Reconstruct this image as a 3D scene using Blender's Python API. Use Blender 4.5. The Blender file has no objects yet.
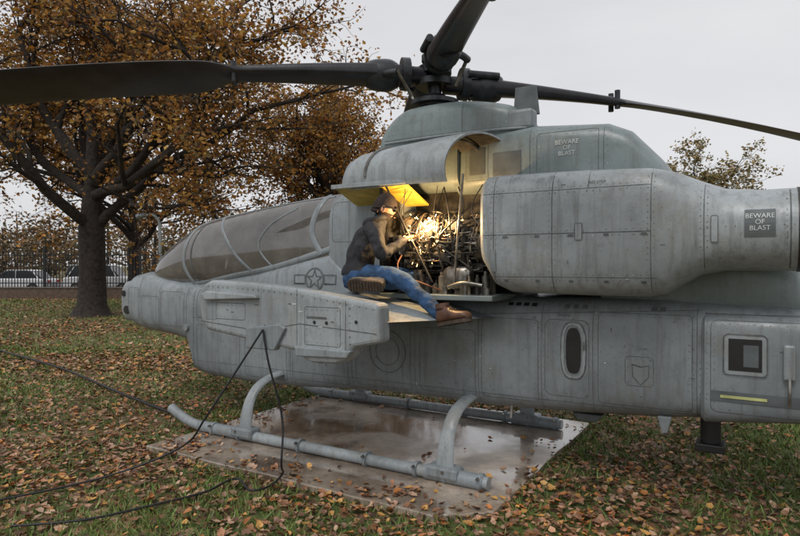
import bpy, bmesh, math, random
import numpy as np
from mathutils import Vector, Matrix
from mathutils.bvhtree import BVHTree
R=math.radians
random.seed(4); rng=np.random.default_rng(7)
scene=bpy.context.scene
scene.view_settings.view_transform='Standard'; scene.view_settings.look='None'; scene.view_settings.exposure=0

# ------------------------------------------------------------------ materials
def newmat(name):
    m=bpy.data.materials.new(name); m.use_nodes=True
    return m,m.node_tree.nodes,m.node_tree.links,m.node_tree.nodes['Principled BSDF']
def c4(c): return (c[0],c[1],c[2],1)
def simple(name,col,rough=.6,metal=0,var=.25,scale=8,bump=.15,bscale=30):
    m,n,l,b=newmat(name)
    tc=n.new('ShaderNodeTexCoord'); nz=n.new('ShaderNodeTexNoise'); nz.inputs['Scale'].default_value=scale; nz.inputs['Detail'].default_value=6
    l.new(tc.outputs['Object'],nz.inputs['Vector'])
    r=n.new('ShaderNodeValToRGB'); r.color_ramp.elements[0].position=.3; r.color_ramp.elements[1].position=.7
    r.color_ramp.elements[0].color=c4([x*(1-var) for x in col]); r.color_ramp.elements[1].color=c4([min(1,x*(1+var)) for x in col])
    l.new(nz.outputs['Fac'],r.inputs['Fac']); l.new(r.outputs['Color'],b.inputs['Base Color'])
    b.inputs['Roughness'].default_value=rough; b.inputs['Metallic'].default_value=metal
    if bump:
        n2=n.new('ShaderNodeTexNoise'); n2.inputs['Scale'].default_value=bscale; l.new(tc.outputs['Object'],n2.inputs['Vector'])
        bp=n.new('ShaderNodeBump'); bp.inputs['Strength'].default_value=bump; bp.inputs['Distance'].default_value=.01
        l.new(n2.outputs['Fac'],bp.inputs['Height']); l.new(bp.outputs['Normal'],b.inputs['Normal'])
    return m
def paint(name,col,dirt=(.10,.095,.085),amount=.6,rough=.36):
    m,n,l,b=newmat(name)
    tc=n.new('ShaderNodeTexCoord')
    def noise(scale,mapsc,det=8,rg=.6,loc=(0,0,0)):
        mp=n.new('ShaderNodeMapping'); mp.inputs['Scale'].default_value=mapsc; mp.inputs['Location'].default_value=loc; l.new(tc.outputs['Object'],mp.inputs['Vector'])
        z=n.new('ShaderNodeTexNoise'); z.inputs['Scale'].default_value=scale; z.inputs['Detail'].default_value=det; z.inputs['Roughness'].default_value=rg
        l.new(mp.outputs['Vector'],z.inputs['Vector']); return z.outputs['Fac']
    def ramp(f,a,b_,v0=0,v1=1):
        r=n.new('ShaderNodeMapRange'); r.inputs['From Min'].default_value=a; r.inputs['From Max'].default_value=b_
        r.inputs['To Min'].default_value=v0; r.inputs['To Max'].default_value=v1; l.new(f,r.inputs['Value']); return r.outputs['Result']
    def mix(a,b_,f):
        x=n.new('ShaderNodeMix'); x.data_type='RGBA'
        if isinstance(a,tuple): x.inputs['A'].default_value=a
        else: l.new(a,x.inputs['A'])
        if isinstance(b_,tuple): x.inputs['B'].default_value=b_
        else: l.new(b_,x.inputs['B'])
        l.new(f,x.inputs['Factor']); return x.outputs['Result']
    big=noise(1.6,(1,1,1)); streak=noise(3,(6,6,.45)); streak2=noise(5,(7,7,.6),8,.7,(3,3,3)); sp=noise(55,(1,1,1),3); blot=noise(6,(1,1,1),10,.78); blot2=noise(2.6,(1,1,1),10,.8,(7,2,5))
    c=mix(c4([x*.78 for x in col]),c4([min(1,x*1.16) for x in col]),ramp(big,.35,.65))
    c=mix(c,c4(dirt),ramp(streak,.50,.74,0,amount))
    c=mix(c,c4([min(1,x*1.38) for x in col]),ramp(streak2,.60,.75,0,.5))
    c=mix(c,c4([x*.55 for x in col]),ramp(blot,.52,.66,0,.75*amount+.1))
    c=mix(c,c4((col[0]*.80,col[1]*.69,col[2]*.57)),ramp(blot2,.52,.64,0,.55))
    c=mix(c,c4([min(1,x*1.5) for x in col]),ramp(sp,.66,.72,0,.3))
    c=mix(c,c4(dirt),ramp(sp,.37,.31,0,.5))
    l.new(c,b.inputs['Base Color'])
    l.new(ramp(blot,.3,.7,rough-.14,rough+.20),b.inputs['Roughness'])
    bp=n.new('ShaderNodeBump'); bp.inputs['Strength'].default_value=.22; bp.inputs['Distance'].default_value=.02
    l.new(noise(4.5,(1,1,1),3),bp.inputs['Height']); l.new(bp.outputs['Normal'],b.inputs['Normal'])
    return m
def attrmat(name,rough=.75,sss=0):
    m,n,l,b=newmat(name)
    a=n.new('ShaderNodeAttribute'); a.attribute_name='Col'
    l.new(a.outputs['Color'],b.inputs['Base Color']); b.inputs['Roughness'].default_value=rough
    if sss:
        t=n.new('ShaderNodeBsdfTranslucent'); l.new(a.outputs['Color'],t.inputs['Color'])
        mx=n.new('ShaderNodeMixShader'); mx.inputs[0].default_value=sss
        l.new(b.outputs[0],mx.inputs[1]); l.new(t.outputs[0],mx.inputs[2]); l.new(mx.outputs[0],n['Material Output'].inputs['Surface'])
    return m
M={}
M['gray']=paint('helicopter_paint',(.235,.267,.285))
M['gray2']=paint('helicopter_paint_light',(.30,.332,.348),amount=.6)
M['grayd']=paint('helicopter_paint_bluegreen',(.20,.245,.25),amount=.45)
M['seam']=simple('panel_seam',(.10,.108,.108),.8,bump=0)
M['seaml']=simple('panel_worn_edge',(.55,.58,.57),.6,bump=0)
M['rivet']=simple('rivet_heads',(.15,.16,.16),.45,bump=0)
M['dark']=simple('dark_grey_marking',(.10,.115,.12),.6,bump=0)
M['black']=simple('black_rubber',(.012,.012,.013),.5)
M['blade']=simple('rotor_blade_paint',(.016,.016,.02),.35,var=.5,scale=5)
M['hub']=simple('hub_grease_metal',(.028,.032,.036),.38,.3,var=.6,scale=14)
M['metal']=simple('bare_metal',(.22,.21,.19),.38,.8,var=.5,scale=14)
M['copper']=simple('heated_metal',(.18,.13,.09),.45,.7,var=.5,scale=10)
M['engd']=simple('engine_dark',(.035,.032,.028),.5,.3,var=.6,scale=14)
M['weldlit']=simple('yellow_weld_lit',(.60,.42,.06),.5,var=.3)  # yellow weld light under the open cowl, put into the base colour
M['tan']=simple('tan_insulation',(.13,.11,.08),.8,var=.4)
M['lens']=simple('formation_light',(.50,.52,.22),.4,bump=0)

# ------------------------------------------------------------------ mesh helpers
def link(o,parent=None):
    scene.collection.objects.link(o)
    if parent: o.parent=parent
    return o
def mobj(name,V,F,mat=None,parent=None,smooth=True,angle=35):
    me=bpy.data.meshes.new(name); me.from_pydata([tuple(v) for v in V],[],[tuple(f) for f in F]); me.update()
    bm=bmesh.new(); bm.from_mesh(me); bmesh.ops.recalc_face_normals(bm,faces=bm.faces); bm.to_mesh(me); bm.free()
    if smooth:
        me.shade_smooth(); me.set_sharp_from_angle(angle=R(angle))
    if mat: me.materials.append(mat)
    return link(bpy.data.objects.new(name,me),parent)
def empty(name,loc=(0,0,0),rz=0):
    e=bpy.data.objects.new(name,None); e.location=loc; e.rotation_euler=(0,0,rz); e.empty_display_size=.2
    scene.collection.objects.link(e); return e
class Geo:
    def __init__(s): s.V=[]; s.F=[]
    def add(s,V,F):
        o=len(s.V); s.V+= [tuple(v) for v in V]; s.F+=[tuple(i+o for i in f) for f in F]
    def obj(s,name,mat,parent=None,**k): return mobj(name,s.V,s.F,mat,parent,**k)
def cr(P,t):
    n=len(P)-1; i=min(int(t),n-1); u=t-i
    p0=P[max(i-1,0)];p1=P[i];p2=P[i+1];p3=P[min(i+2,n)]
    return .5*((2*p1)+(-p0+p2)*u+(2*p0-5*p1+4*p2-p3)*u*u+(-p0+3*p1-3*p2+p3)*u**3)
def loft_geo(S,sub=4,n=48,curve=True):
    P=[np.array(s,float) for s in S]; rows=[]
    T=np.linspace(0,len(P)-1,(len(P)-1)*sub+1)
    for t in T:
        if curve: rows.append(cr(P,t))
        else:
            i=min(int(t),len(P)-2); rows.append(P[i]*(1-(t-i))+P[i+1]*(t-i))
    V=[];F=[]
    for (x,cy,zb,zt,hw,e) in rows:
        zc=(zb+zt)/2; hh=(zt-zb)/2
        for k in range(n):
            a=2*math.pi*k/n; ca,sa=math.cos(a),math.sin(a)
            V.append((x,cy+hw*math.copysign(abs(ca)**(2/e),ca),zc+hh*math.copysign(abs(sa)**(2/e),sa)))
    for r in range(len(rows)-1):
        for k in range(n):
            k2=(k+1)%n; F.append((r*n+k,r*n+k2,(r+1)*n+k2,(r+1)*n+k))
    F.append(tuple(range(n))); F.append(tuple((len(rows)-1)*n+k for k in range(n)))
    return V,F
def loft(name,S,mat,parent,sub=4,n=48,curve=True,angle=40):
    V,F=loft_geo(S,sub,n,curve); return mobj(name,V,F,mat,parent,angle=angle)
def tube_geo(P,rad,n=8,cap=True):
    P=[Vector(p) for p in P]; 
    if not hasattr(rad,'__len__'): rad=[rad]*len(P)
    V=[];F=[]; prev=None
    for i,p in enumerate(P):
        d=(P[min(i+1,len(P)-1)]-P[max(i-1,0)]).normalized()
        if prev is None:
            a=Vector((0,0,1)) if abs(d.z)<.9 else Vector((1,0,0)); u=d.cross(a).normalized()
        else:
            u=(prev-d*prev.dot(d)); u=u.normalized() if u.length>1e-6 else d.orthogonal().normalized()
        prev=u; v=d.cross(u)
        for k in range(n):
            a=2*math.pi*k/n; V.append(p+(u*math.cos(a)+v*math.sin(a))*rad[i])
    for r in range(len(P)-1):
        for k in range(n):
            k2=(k+1)%n; F.append((r*n+k,r*n+k2,(r+1)*n+k2,(r+1)*n+k))
    if cap:
        F.append(tuple(range(n))[::-1]); F.append(tuple((len(P)-1)*n+k for k in range(n)))
    return V,F
def smoothpts(P,sub=6):
    P=[np.array(p,float) for p in P]
    return [cr(P,t) for t in np.linspace(0,len(P)-1,(len(P)-1)*sub+1)]
def tube(name,P,rad,mat,parent=None,n=10,sub=6):
    Q=smoothpts(P,sub)
    if hasattr(rad,'__len__'):
        rad=[float(cr([np.array([r]) for r in rad],t)[0]) for t in np.linspace(0,len(P)-1,len(Q))]
    V,F=tube_geo(Q,rad,n); return mobj(name,V,F,mat,parent,angle=60)
def box_geo(x0,x1,y0,y1,z0,z1):
    V=[(x0,y0,z0),(x1,y0,z0),(x1,y1,z0),(x0,y1,z0),(x0,y0,z1),(x1,y0,z1),(x1,y1,z1),(x0,y1,z1)]
    return V,[(0,3,2,1),(4,5,6,7),(0,1,5,4),(1,2,6,5),(2,3,7,6),(3,0,4,7)]
def bevel(o,w=.01,seg=2):
    m=o.modifiers.new('Bevel','BEVEL'); m.width=w; m.segments=seg; m.limit_method='ANGLE'; m.angle_limit=R(35); return o
def box(name,x0,x1,y0,y1,z0,z1,mat,parent=None,bv=.01):
    V,F=box_geo(x0,x1,y0,y1,z0,z1); o=mobj(name,V,F,mat,parent,smooth=False)
    if bv: bevel(o,bv)
    return o
def prism(name,poly,y0,y1,mat,parent,bv=.015):
    n=len(poly)
    V=[(p[0],y0,p[1]) for p in poly]+[(p[0],y1,p[1]) for p in poly]
    F=[tuple(range(n)),tuple(range(2*n-1,n-1,-1))]+[(i,(i+1)%n,n+(i+1)%n,n+i) for i in range(n)]
    o=mobj(name,V,F,mat,parent,smooth=False)
    if bv: bevel(o,bv,3)
    return o
def trimesh(name,V,F,C,mat,parent=None,smooth=False):
    me=bpy.data.meshes.new(name); V=np.asarray(V,np.float32); F=np.asarray(F,np.int32)
    me.vertices.add(len(V)); me.vertices.foreach_set('co',V.ravel())
    me.loops.add(F.size); me.loops.foreach_set('vertex_index',F.ravel())
    me.polygons.add(len(F)); me.polygons.foreach_set('loop_start',np.arange(0,F.size,F.shape[1],dtype=np.int32))
    me.polygons.foreach_set('loop_total',np.full(len(F),F.shape[1],dtype=np.int32))
    me.update(calc_edges=True)
    if C is not None:
        a=me.color_attributes.new('Col','FLOAT_COLOR','POINT')
        C=np.concatenate([np.asarray(C,np.float32),np.ones((len(C),1),np.float32)],1); a.data.foreach_set('color',C.ravel())
    me.materials.append(mat)
    if smooth: me.shade_smooth()
    return link(bpy.data.objects.new(name,me),parent)

# ================================================================== HELICOPTER
HR=R(-31); HLOC=(-.083,6.267,0)
H=empty('attack_helicopter',HLOC,HR)
def l2w(p):
    v=Matrix.Rotation(HR,3,'Z')@Vector(p); return Vector((v.x+HLOC[0],v.y+HLOC[1],v.z))
targets=[]
lower=loft('fuselage',[
 (-4.16,0,1.20,1.44,.09,2.2),(-4.12,0,1.02,1.55,.2,2.6),(-4.0,0,.93,1.62,.29,3),(-3.7,0,.88,1.66,.36,3.6),(-3.2,0,.86,1.60,.42,4),
 (-2.9,0,.84,1.55,.45,4.5),(-2.64,0,.80,1.53,.47,5),(-2.52,0,.45,1.53,.48,5),(-2.3,0,.42,1.56,.49,6),(-1.5,0,.42,1.67,.50,8),
 (-.8,0,.45,1.82,.51,8),(-.45,0,.47,1.90,.51,7),(0,0,.49,1.6,.52,5),(.43,0,.50,1.47,.52,5),(1.3,0,.50,1.47,.54,5),
 (2.0,0,.53,1.5,.55,5),(2.7,0,.58,1.5,.55,5),(3.2,0,.64,1.48,.55,4.5),(3.8,0,.72,1.46,.52,4),(4.6,0,.88,1.46,.42,3.2),(6,0,1.06,1.48,.30,2.6),(8.2,0,1.2,1.5,.18,2.4)],
 M['gray'],H,sub=3,n=64,curve=False)
targets.append(lower)
aftbay=loft('equipment_bay',[(2.93,0,.62,1.40,.54,7),(2.96,0,.60,1.42,.585,7),(3.7,0,.68,1.42,.585,7),(4.3,0,.8,1.42,.52,6),(5.0,0,1.0,1.3,.3,5)],M['gray'],H,sub=2,curve=False)
targets.append(aftbay)
aft=loft('aft_upper_body',[(2.2,0,1.3,2.42,.40,3.5),(2.75,0,1.3,2.35,.42,3.5),(3.2,0,1.3,1.98,.42,3),(3.8,0,1.3,1.72,.38,2.8),(5,0,1.3,1.6,.28,2.6)],M['grayd'],H,sub=4)
mid=loft('transmission_body',[(-.48,0,1.4,2.45,.45,4.5),(-.44,0,1.4,2.50,.47,4.5),(-.1,0,1.4,2.58,.5,4.5),(.42,0,1.4,2.62,.5,4.5),(.44,0,1.4,2.62,.2,4.5),(.46,0,1.4,2.62,.2,4.5),(1.5,0,1.4,2.6,.22,4.5)],M['gray'],H,sub=2,curve=False)
targets.append(mid)
cowl=loft('rear_engine_cowl',[(.9,0,2.38,2.9,.36,4),(1.3,0,2.38,2.93,.43,4),(1.65,0,2.36,2.95,.46,4.5),(2.25,0,2.3,2.90,.46,4.5),(2.42,0,2.3,2.82,.455,4.5),(2.62,0,2.25,2.60,.44,4),(2.75,0,2.2,2.42,.40,3.5)],M['grayd'],H,sub=3,curve=False)
targets.append(cowl)
deck=loft('pylon_deck',[(-.35,0,2.42,2.62,.33,3),(-.1,0,2.42,2.84,.40,3.5),(.3,0,2.42,2.92,.42,4),(.95,0,2.42,2.92,.42,4)],M['grayd'],H,sub=4)
pyl=loft('mast_fairing',[(-.05,0,2.8,2.92,.18,2.4),(.06,0,2.8,3.12,.28,2.6),(.22,0,2.8,3.26,.31,3),(.42,0,2.8,3.31,.32,3.2),(.9,0,2.8,3.30,.32,3.4),(1.30,0,2.8,3.22,.29,3.6),(1.42,0,2.8,3.15,.27,3.6),(1.60,0,2.8,2.96,.24,3)],M['grayd'],H,sub=4)
targets+= [pyl,deck]
tube('mast_fairing_rim',[(.1,-.29,2.95),(.6,-.335,2.95),(1.2,-.325,2.95),(1.55,-.26,2.95)],.014,M['gray'],H)
prism('cowl_antenna_fin',[(1.36,3.1),(1.60,3.1),(1.57,3.36),(1.38,3.36)],-.10,-.06,M['dark'],H,bv=.006)
box('cowl_duct',1.36,1.60,-.28,-.12,2.94,3.12,M['gray'],H,.03)
prism('tail_fin',[(7.2,1.3),(8.0,1.3),(8.9,3.2),(8.35,3.2)],-.05,.05,M['gray'],H,bv=.03)
prism('tail_stabilizer',[(6.2,1.25),(6.9,1.25),(6.9,1.31),(6.2,1.31)],-1.1,1.1,M['gray'],H,bv=.02)

for sgn,nm in ((-1,'engine_nacelle'),(1,'engine_nacelle_starboard')):
    o=loft(nm,[(1.40,.60*sgn,1.74,2.44,.335,4.2),(1.43,.60*sgn,1.70,2.465,.355,4.2),(1.50,.60*sgn,1.58,2.47,.36,4.4),(1.62,.60*sgn,1.53,2.47,.365,4.4),(2.2,.60*sgn,1.52,2.46,.365,4.4),(2.62,.61*sgn,1.52,2.44,.36,4.2),
     (2.73,.61*sgn,1.54,2.42,.35,4.0),(2.82,.62*sgn,1.60,2.39,.335,3.4),(2.95,.63*sgn,1.68,2.33,.31,2.8),(3.1,.64*sgn,1.71,2.27,.28,2.2),(3.3,.65*sgn,1.71,2.25,.27,2),(3.5,.66*sgn,1.71,2.25,.27,2)],M['gray2'],H,sub=3,curve=False,angle=30)
    if sgn<0: targets.append(o)
    g=Geo(); n=40
    for (xa,ra),(xb,rb) in (((3.50,.275),(3.535,.275)),((3.535,.275),(3.535,.225)),((3.535,.225),(3.3,.2))):
        V=[(x,.66*sgn+r*math.cos(2*math.pi*k/n),1.98+r*math.sin(2*math.pi*k/n)) for x,r in((xa,ra),(xb,rb)) for k in range(n)]
        g.add(V,[(k,(k+1)%n,n+(k+1)%n,n+k) for k in range(n)])
    g.obj('exhaust_lip',M['engd'],H)
# canopy --------------------------------------------------
m,n_,l_,b_=newmat('canopy_glass')
n_.remove(b_)
tr=n_.new('ShaderNodeBsdfTransparent'); tr.inputs[0].default_value=(.66,.62,.58,1)
gl=n_.new('ShaderNodeBsdfGlossy'); gl.inputs['Roughness'].default_value=.05; gl.inputs['Color'].default_value=(.9,.9,.9,1)
df=n_.new('ShaderNodeBsdfDiffuse'); df.inputs[0].default_value=(.24,.225,.21,1)
mx0=n_.new('ShaderNodeMixShader'); l_.new(tr.outputs[0],mx0.inputs[1]); l_.new(df.outputs[0],mx0.inputs[2])
tcn=n_.new('ShaderNodeTexCoord'); nzn=n_.new('ShaderNodeTexNoise'); nzn.inputs['Scale'].default_value=2.6; nzn.inputs['Detail'].default_value=9; nzn.inputs['Roughness'].default_value=.7
l_.new(tcn.outputs['Object'],nzn.inputs['Vector'])
mr=n_.new('ShaderNodeMapRange'); mr.inputs['From Min'].default_value=.35; mr.inputs['From Max'].default_value=.7; mr.inputs['To Min'].default_value=.32; mr.inputs['To Max'].default_value=.75
l_.new(nzn.outputs['Fac'],mr.inputs['Value']); l_.new(mr.outputs[0],mx0.inputs[0])
lw=n_.new('ShaderNodeLayerWeight'); lw.inputs['Blend'].default_value=.5
mx=n_.new('ShaderNodeMixShader'); l_.new(lw.outputs['Fresnel'],mx.inputs[0]); l_.new(mx0.outputs[0],mx.inputs[1]); l_.new(gl.outputs[0],mx.inputs[2])
l_.new(mx.outputs[0],n_['Material Output'].inputs['Surface']); M['glass']=m
canS=[(-3.72,0,1.55,1.67,.06,2.0),(-3.55,0,1.45,1.80,.22,2.1),(-3.2,0,1.4,2.02,.34,2.3),(-2.65,0,1.4,2.27,.41,2.5),(-2.1,0,1.4,2.37,.44,2.7),(-1.5,0,1.45,2.43,.455,2.9),(-.9,0,1.5,2.49,.455,3),(-.44,0,1.5,2.52,.45,3.2)]
can=loft('canopy',canS,M['glass'],H,sub=6,n=64)
cbv=BVHTree.FromPolygons([v.co.copy() for v in can.data.vertices],[tuple(p.vertices) for p in can.data.polygons])
def canopy_line(pts,w,nm,both=True,mat=None,flat=.35):
    for sg in ((-1,1) if both else (-1,)):
        Q=[];Nn=[]
        for q in smoothpts([(p[0],p[1],0) for p in pts],10):
            h=cbv.ray_cast(Vector((q[0],3*sg,q[1])),Vector((0,-sg,0)))
            if h[0] is not None:
                nn=h[1]*(1 if h[1].y*sg>0 else -1); Q.append(h[0]+nn*.003); Nn.append(nn)
        if len(Q)>2:
            V=[];n=8
            for i,q in enumerate(Q):
                d=(Q[min(i+1,len(Q)-1)]-Q[max(i-1,0)]).normalized(); s=d.cross(Nn[i]).normalized()
                for k in range(n):
                    a=2*math.pi*k/n; V.append(q+s*w*math.cos(a)+Nn[i]*w*flat*math.sin(a))
            F=[(r*n+k,r*n+(k+1)%n,(r+1)*n+(k+1)%n,(r+1)*n+k) for r in range(len(Q)-1) for k in range(n)]
            F+=[tuple(range(n)),tuple((len(Q)-1)*n+k for k in range(n))]
            mobj(nm,V,F,mat or M['gray'],H)
canopy_line([(-3.62,1.56),(-3.2,1.50),(-2.5,1.53),(-1.9,1.62),(-1.2,1.73),(-.46,1.91)],.032,'canopy_sill')
canopy_line([(-2.62,1.52),(-2.74,1.75),(-2.72,2.0),(-2.62,2.26)],.03,'canopy_frame_front')
canopy_line([(-2.48,1.52),(-2.60,1.75),(-2.58,2.0),(-2.46,2.25)],.010,'canopy_frame_front_edge',mat=M['seam'])
canopy_line([(-1.55,1.66),(-1.80,1.85),(-2.02,2.1),(-2.2,2.34)],.022,'canopy_frame_mid')
canopy_line([(-.58,1.86),(-.70,2.1),(-.60,2.48)],.036,'canopy_frame_rear')
canopy_line([(-1.25,1.72),(-1.45,1.95),(-1.3,2.18),(-.95,2.36)],.012,'canopy_door_frame')
canopy_line([(-3.5,1.76),(-3.0,2.08),(-2.5,2.26),(-1.8,2.36),(-1.1,2.43),(-.5,2.46)],.016,'canopy_top_rail')
box('cockpit_tub',-3.3,-.55,-.36,.36,1.35,1.5,M['black'],H,.02)
for sx in (-2.25,-1.15):
    prism('cockpit_seat',[(sx-.25,1.5),(sx+.3,1.5),(sx+.42,2.12),(sx+.28,2.15),(sx+.12,1.68),(sx-.25,1.64)],-.2,.2,M['black'],H,bv=.04)
prism('instrument_panel',[(-3.1,1.5),(-2.75,1.5),(-2.7,1.85),(-2.9,1.9)],-.25,.25,M['engd'],H,bv=.03)
prism('rear_instrument_panel',[(-1.95,1.5),(-1.6,1.5),(-1.55,2.0),(-1.75,2.05)],-.28,.28,M['engd'],H,bv=.03)

loft('nose_sensor_turret',[(-4.32,0,1.14,1.38,.10,3),(-4.29,0,1.02,1.48,.19,4),(-4.19,0,.98,1.53,.235,5),(-3.95,0,.97,1.56,.25,5)],M['gray2'],H,sub=2,curve=False)
def disc(name,c,nrm,r,mat,parent=H,th=.01,n=24):
    c=Vector(c); nrm=Vector(nrm).normalized(); V,F=tube_geo([c,c+nrm*th],r,n); return mobj(name,V,F,mat,parent)

def wing(sgn):
    V=[];F=[];rows=[]
    for t in np.linspace(0,1,7):
        c=(.42*(1-t)+1.56*t)*sgn
        LE=-.42*(1-t)-.5*t; TE=1.42*(1-t)+.88*t; zle=1.44; zte=1.29*(1-t)+1.31*t
        prof=[]; N=14
        for i in range(N+1): prof.append((i/N,1))
        for i in range(N-1,0,-1): prof.append((i/N,-1))
        row=[]
        for u,s in prof:
            th=.13*(1.45*math.sqrt(u)*(1-u)+.08*u*(1-u)+ .06*u)
            z=zle*(1-u)+zte*u+ (th*1.05+.03*math.sin(math.pi*u) if s>0 else -th*.75)
            row.append((LE+(TE-LE)*u,c,z))
        rows.append(row)
    n=len(rows[0])
    for r in rows: V+=r
    for r in range(6):
        for k in range(n):
            k2=(k+1)%n; F.append((r*n+k,r*n+k2,(r+1)*n+k2,(r+1)*n+k))
    F.append(tuple(range(n)));F.append(tuple(6*n+k for k in range(n)))
    return mobj('stub_wing' if sgn<0 else 'stub_wing_starboard',V,F,M['gray'],H)
W1=wing(-1); wing(1)
tipP=[(-1.03,1.36),(-1.02,1.50),(-.97,1.58),(-.88,1.615),(-.4,1.60),(.12,1.56),(.89,1.46),(.90,1.17),(.66,1.12),(.60,1.02),(.5,.985),(.26,.975),(.18,1.0),(.10,1.06),(-.3,1.10),(-.93,1.17),(-1.0,1.24)]
tips=[]
for s in (-1,1):
    a,b=sorted((1.64*s,1.46*s))
    tips.append(prism('wingtip_launcher',tipP,a,b,M['gray2'],H,bv=.035))
prism('launcher_rail',[(-.95,1.49),(-.88,1.52),(-.3,1.50),(-.28,1.47),(-.9,1.44)],-1.69,-1.60,M['gray2'],H,bv=.012)
prism('launcher_shoe',[(-.42,1.05),(-.10,1.05),(.02,1.24),(-.05,1.27),(-.42,1.22)],-1.67,-1.60,M['gray'],H,bv=.012)
prism('launcher_keel',[(.12,1.02),(.62,1.04),(.66,1.10),(.10,1.10)],-1.66,-1.60,M['gray'],H,bv=.012)
prism('wing_pylon',[(-.3,1.36),(.7,1.34),(.62,1.12),(-.15,1.12)],-1.18,-1.06,M['gray'],H,bv=.02)

def skid(s):
    c=1.0*s
    tube('skid_tube',[(-2.22,c,.19),(-2.1,c,.14),(-1.9,c,.075),(-1.6,c,.055),(-.5,c,.055),(.6,c,.055),(1.5,c,.055)],.05,M['gray2'],H,n=16)
    tube('skid_shoe',[(.95,c,.055),(1.1,c,.055),(1.3,c,.055),(1.46,c,.055)],.062,M['gray'],H,n=16,sub=2)
    tube('skid_shoe_front',[(-1.75,c,.056),(-1.5,c,.056),(-1.2,c,.056)],.058,M['gray'],H,n=16,sub=2)
    for x in (-1.55,-1.18,-.4,.35,.85,1.12,1.42):
        tube('skid_clamp',[(x,c,.056),(x+.03,c,.056)],.069,M['gray'],H,n=16,sub=1)
        tube('clamp_bolt',[(x+.015,c-.06,.10),(x+.015,c-.09,.10)],.012,M['metal'],H,n=6,sub=1)
for s in (-1,1): skid(s)
def cross(x):
    P=[(x,-1.0,.06),(x,-.99,.22),(x,-.94,.38),(x,-.82,.51),(x,-.62,.575),(x,-.35,.59),(x,0,.59),(x,.35,.59),(x,.62,.575),(x,.82,.51),(x,.94,.38),(x,.99,.22),(x,1.0,.06)]
    Q=smoothpts(P,4); V=[];F=[];n=14
    for i,p in enumerate(Q):
        d=Vector(Q[min(i+1,len(Q)-1)]-Q[max(i-1,0)]).normalized(); u=Vector((1,0,0)); v=d.cross(u)
        for k in range(n):
            a=2*math.pi*k/n; wd=.062+.03*max(0,(.4-p[2])/.4)
            V.append(Vector(p)+u*wd*math.cos(a)+v*.03*math.sin(a))
    for r in range(len(Q)-1):
        for k in range(n):
            k2=(k+1)%n; F.append((r*n+k,r*n+k2,(r+1)*n+k2,(r+1)*n+k))
    F.append(tuple(range(n)));F.append(tuple((len(Q)-1)*n+k for k in range(n)))
    mobj('skid_cross_tube',V,F,M['gray2'],H)
    for s in (-1,1):
        box('skid_saddle',x-.14,x+.14,s*1.0-.075,s*1.0+.075,.04,.135,M['gray'],H,.02)
cross(-1.1); cross(1.12)

# ---- rotor
HZ=3.61
hubc=Vector((.50,0,HZ))
tube('rotor_mast',[(.50,0,3.2),(.50,0,3.85)],.07,M['hub'],H,n=16,sub=2)
tube('mast_boot',[(.50,0,3.26),(.50,0,3.32),(.50,0,3.38),(.50,0,3.44)],[.19,.15,.16,.11],M['hub'],H,n=20)
for z,r in ((3.53,.19),(3.65,.17),(3.78,.13)):
    disc('hub_plate',(.5,0,z),(0,0,1),r,M['hub'],H,.06)
def blade(d,zoff=0,droop=.021,nm='rotor_blade'):
    d=Vector((d[0],d[1],0)).normalized(); lead=Vector((0,0,1)).cross(d)
    pr=[(.10,.20,.16,0),(.32,.27,.17,5),(.55,.30,.17,9),(.9,.28,.15,12),(1.35,.25,.12,14),(1.7,.22,.10,15),(1.92,.22,.09,16),(2.06,.36,.075,17),(2.22,.49,.065,17),(2.5,.54,.06,17),(3.5,.55,.055,16),(4.8,.55,.05,14),(6.2,.55,.05,12),(6.45,.42,.04,12)]
    V=[];F=[];n=24
    P=[np.array(p) for p in pr]
    rows=[cr(P,t) for t in np.linspace(0,len(P)-1,(len(P)-1)*3+1)]
    for r,w,t,pt in rows:
        z=HZ+zoff-droop*r*r
        ctr=hubc+d*r; ctr.z=z
        cp=math.cos(R(pt));sp=math.sin(R(pt))
        lu=lead*cp+Vector((0,0,1))*sp; up=Vector((0,0,1))*cp-lead*sp
        off=0.0 if r<1.9 else -.05*min(1,(r-1.9)/.4)
        for k in range(n):
            a=2*math.pi*k/n
            x=math.cos(a); y=math.sin(a)
            th=t*(.5+.25*x) if r>2 else t*.5
            ee=.62 if r<1.95 else 1
            V.append(ctr+lu*(math.copysign(abs(x)**ee,x)*w/2+off)+up*(math.copysign(abs(y)**ee,y)*th))
    for r in range(len(rows)-1):
        for k in range(n):
            k2=(k+1)%n; F.append((r*n+k,r*n+k2,(r+1)*n+k2,(r+1)*n+k))
    F.append(tuple(range(n)));F.append(tuple((len(rows)-1)*n+k for k in range(n)))
    mobj(nm,V,F,M['blade'],H)
    def at(r,a,b): 
        p=hubc+d*r+lead*a; p.z=HZ+zoff-droop*r*r+b; return p
    tube('blade_grip',[at(.38,0,0),at(.46,0,0),at(.60,0,0),at(.68,0,0)],[.12,.155,.15,.12],M['hub'],H,n=16)
    for a in (.06,-.07): tube('blade_cuff_bolt',[at(1.94,a,-.09),at(1.94,a,.10)],.028,M['hub'],H,sub=1)
    tube('pitch_horn',[at(.55,.08,-.02),at(.5,.17,-.03),at(.42,.24,-.04)],.035,M['hub'],H)
    tube('pitch_link',[at(.42,.24,-.02),at(.26,.16,-.24)],.018,M['metal'],H,sub=1)
    tube('elastomer_bearing',[at(.26,0,.02),at(.34,0,.02)],.16,M['hub'],H,n=16,sub=1)
    tube('lead_lag_damper',[at(.30,-.16,.08),at(.62,-.15,.08)],.035,M['hub'],H,sub=1)
blade((-.757,-.653),.01,.0175); blade((.757,.653),-.06,.021); blade((.61,-.792),.10,.018); blade((-.613,.786),.08,.021)
tube('swashplate',[(.5,0,3.34),(.5,0,3.38)],.24,M['hub'],H,n=24,sub=1)

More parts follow.
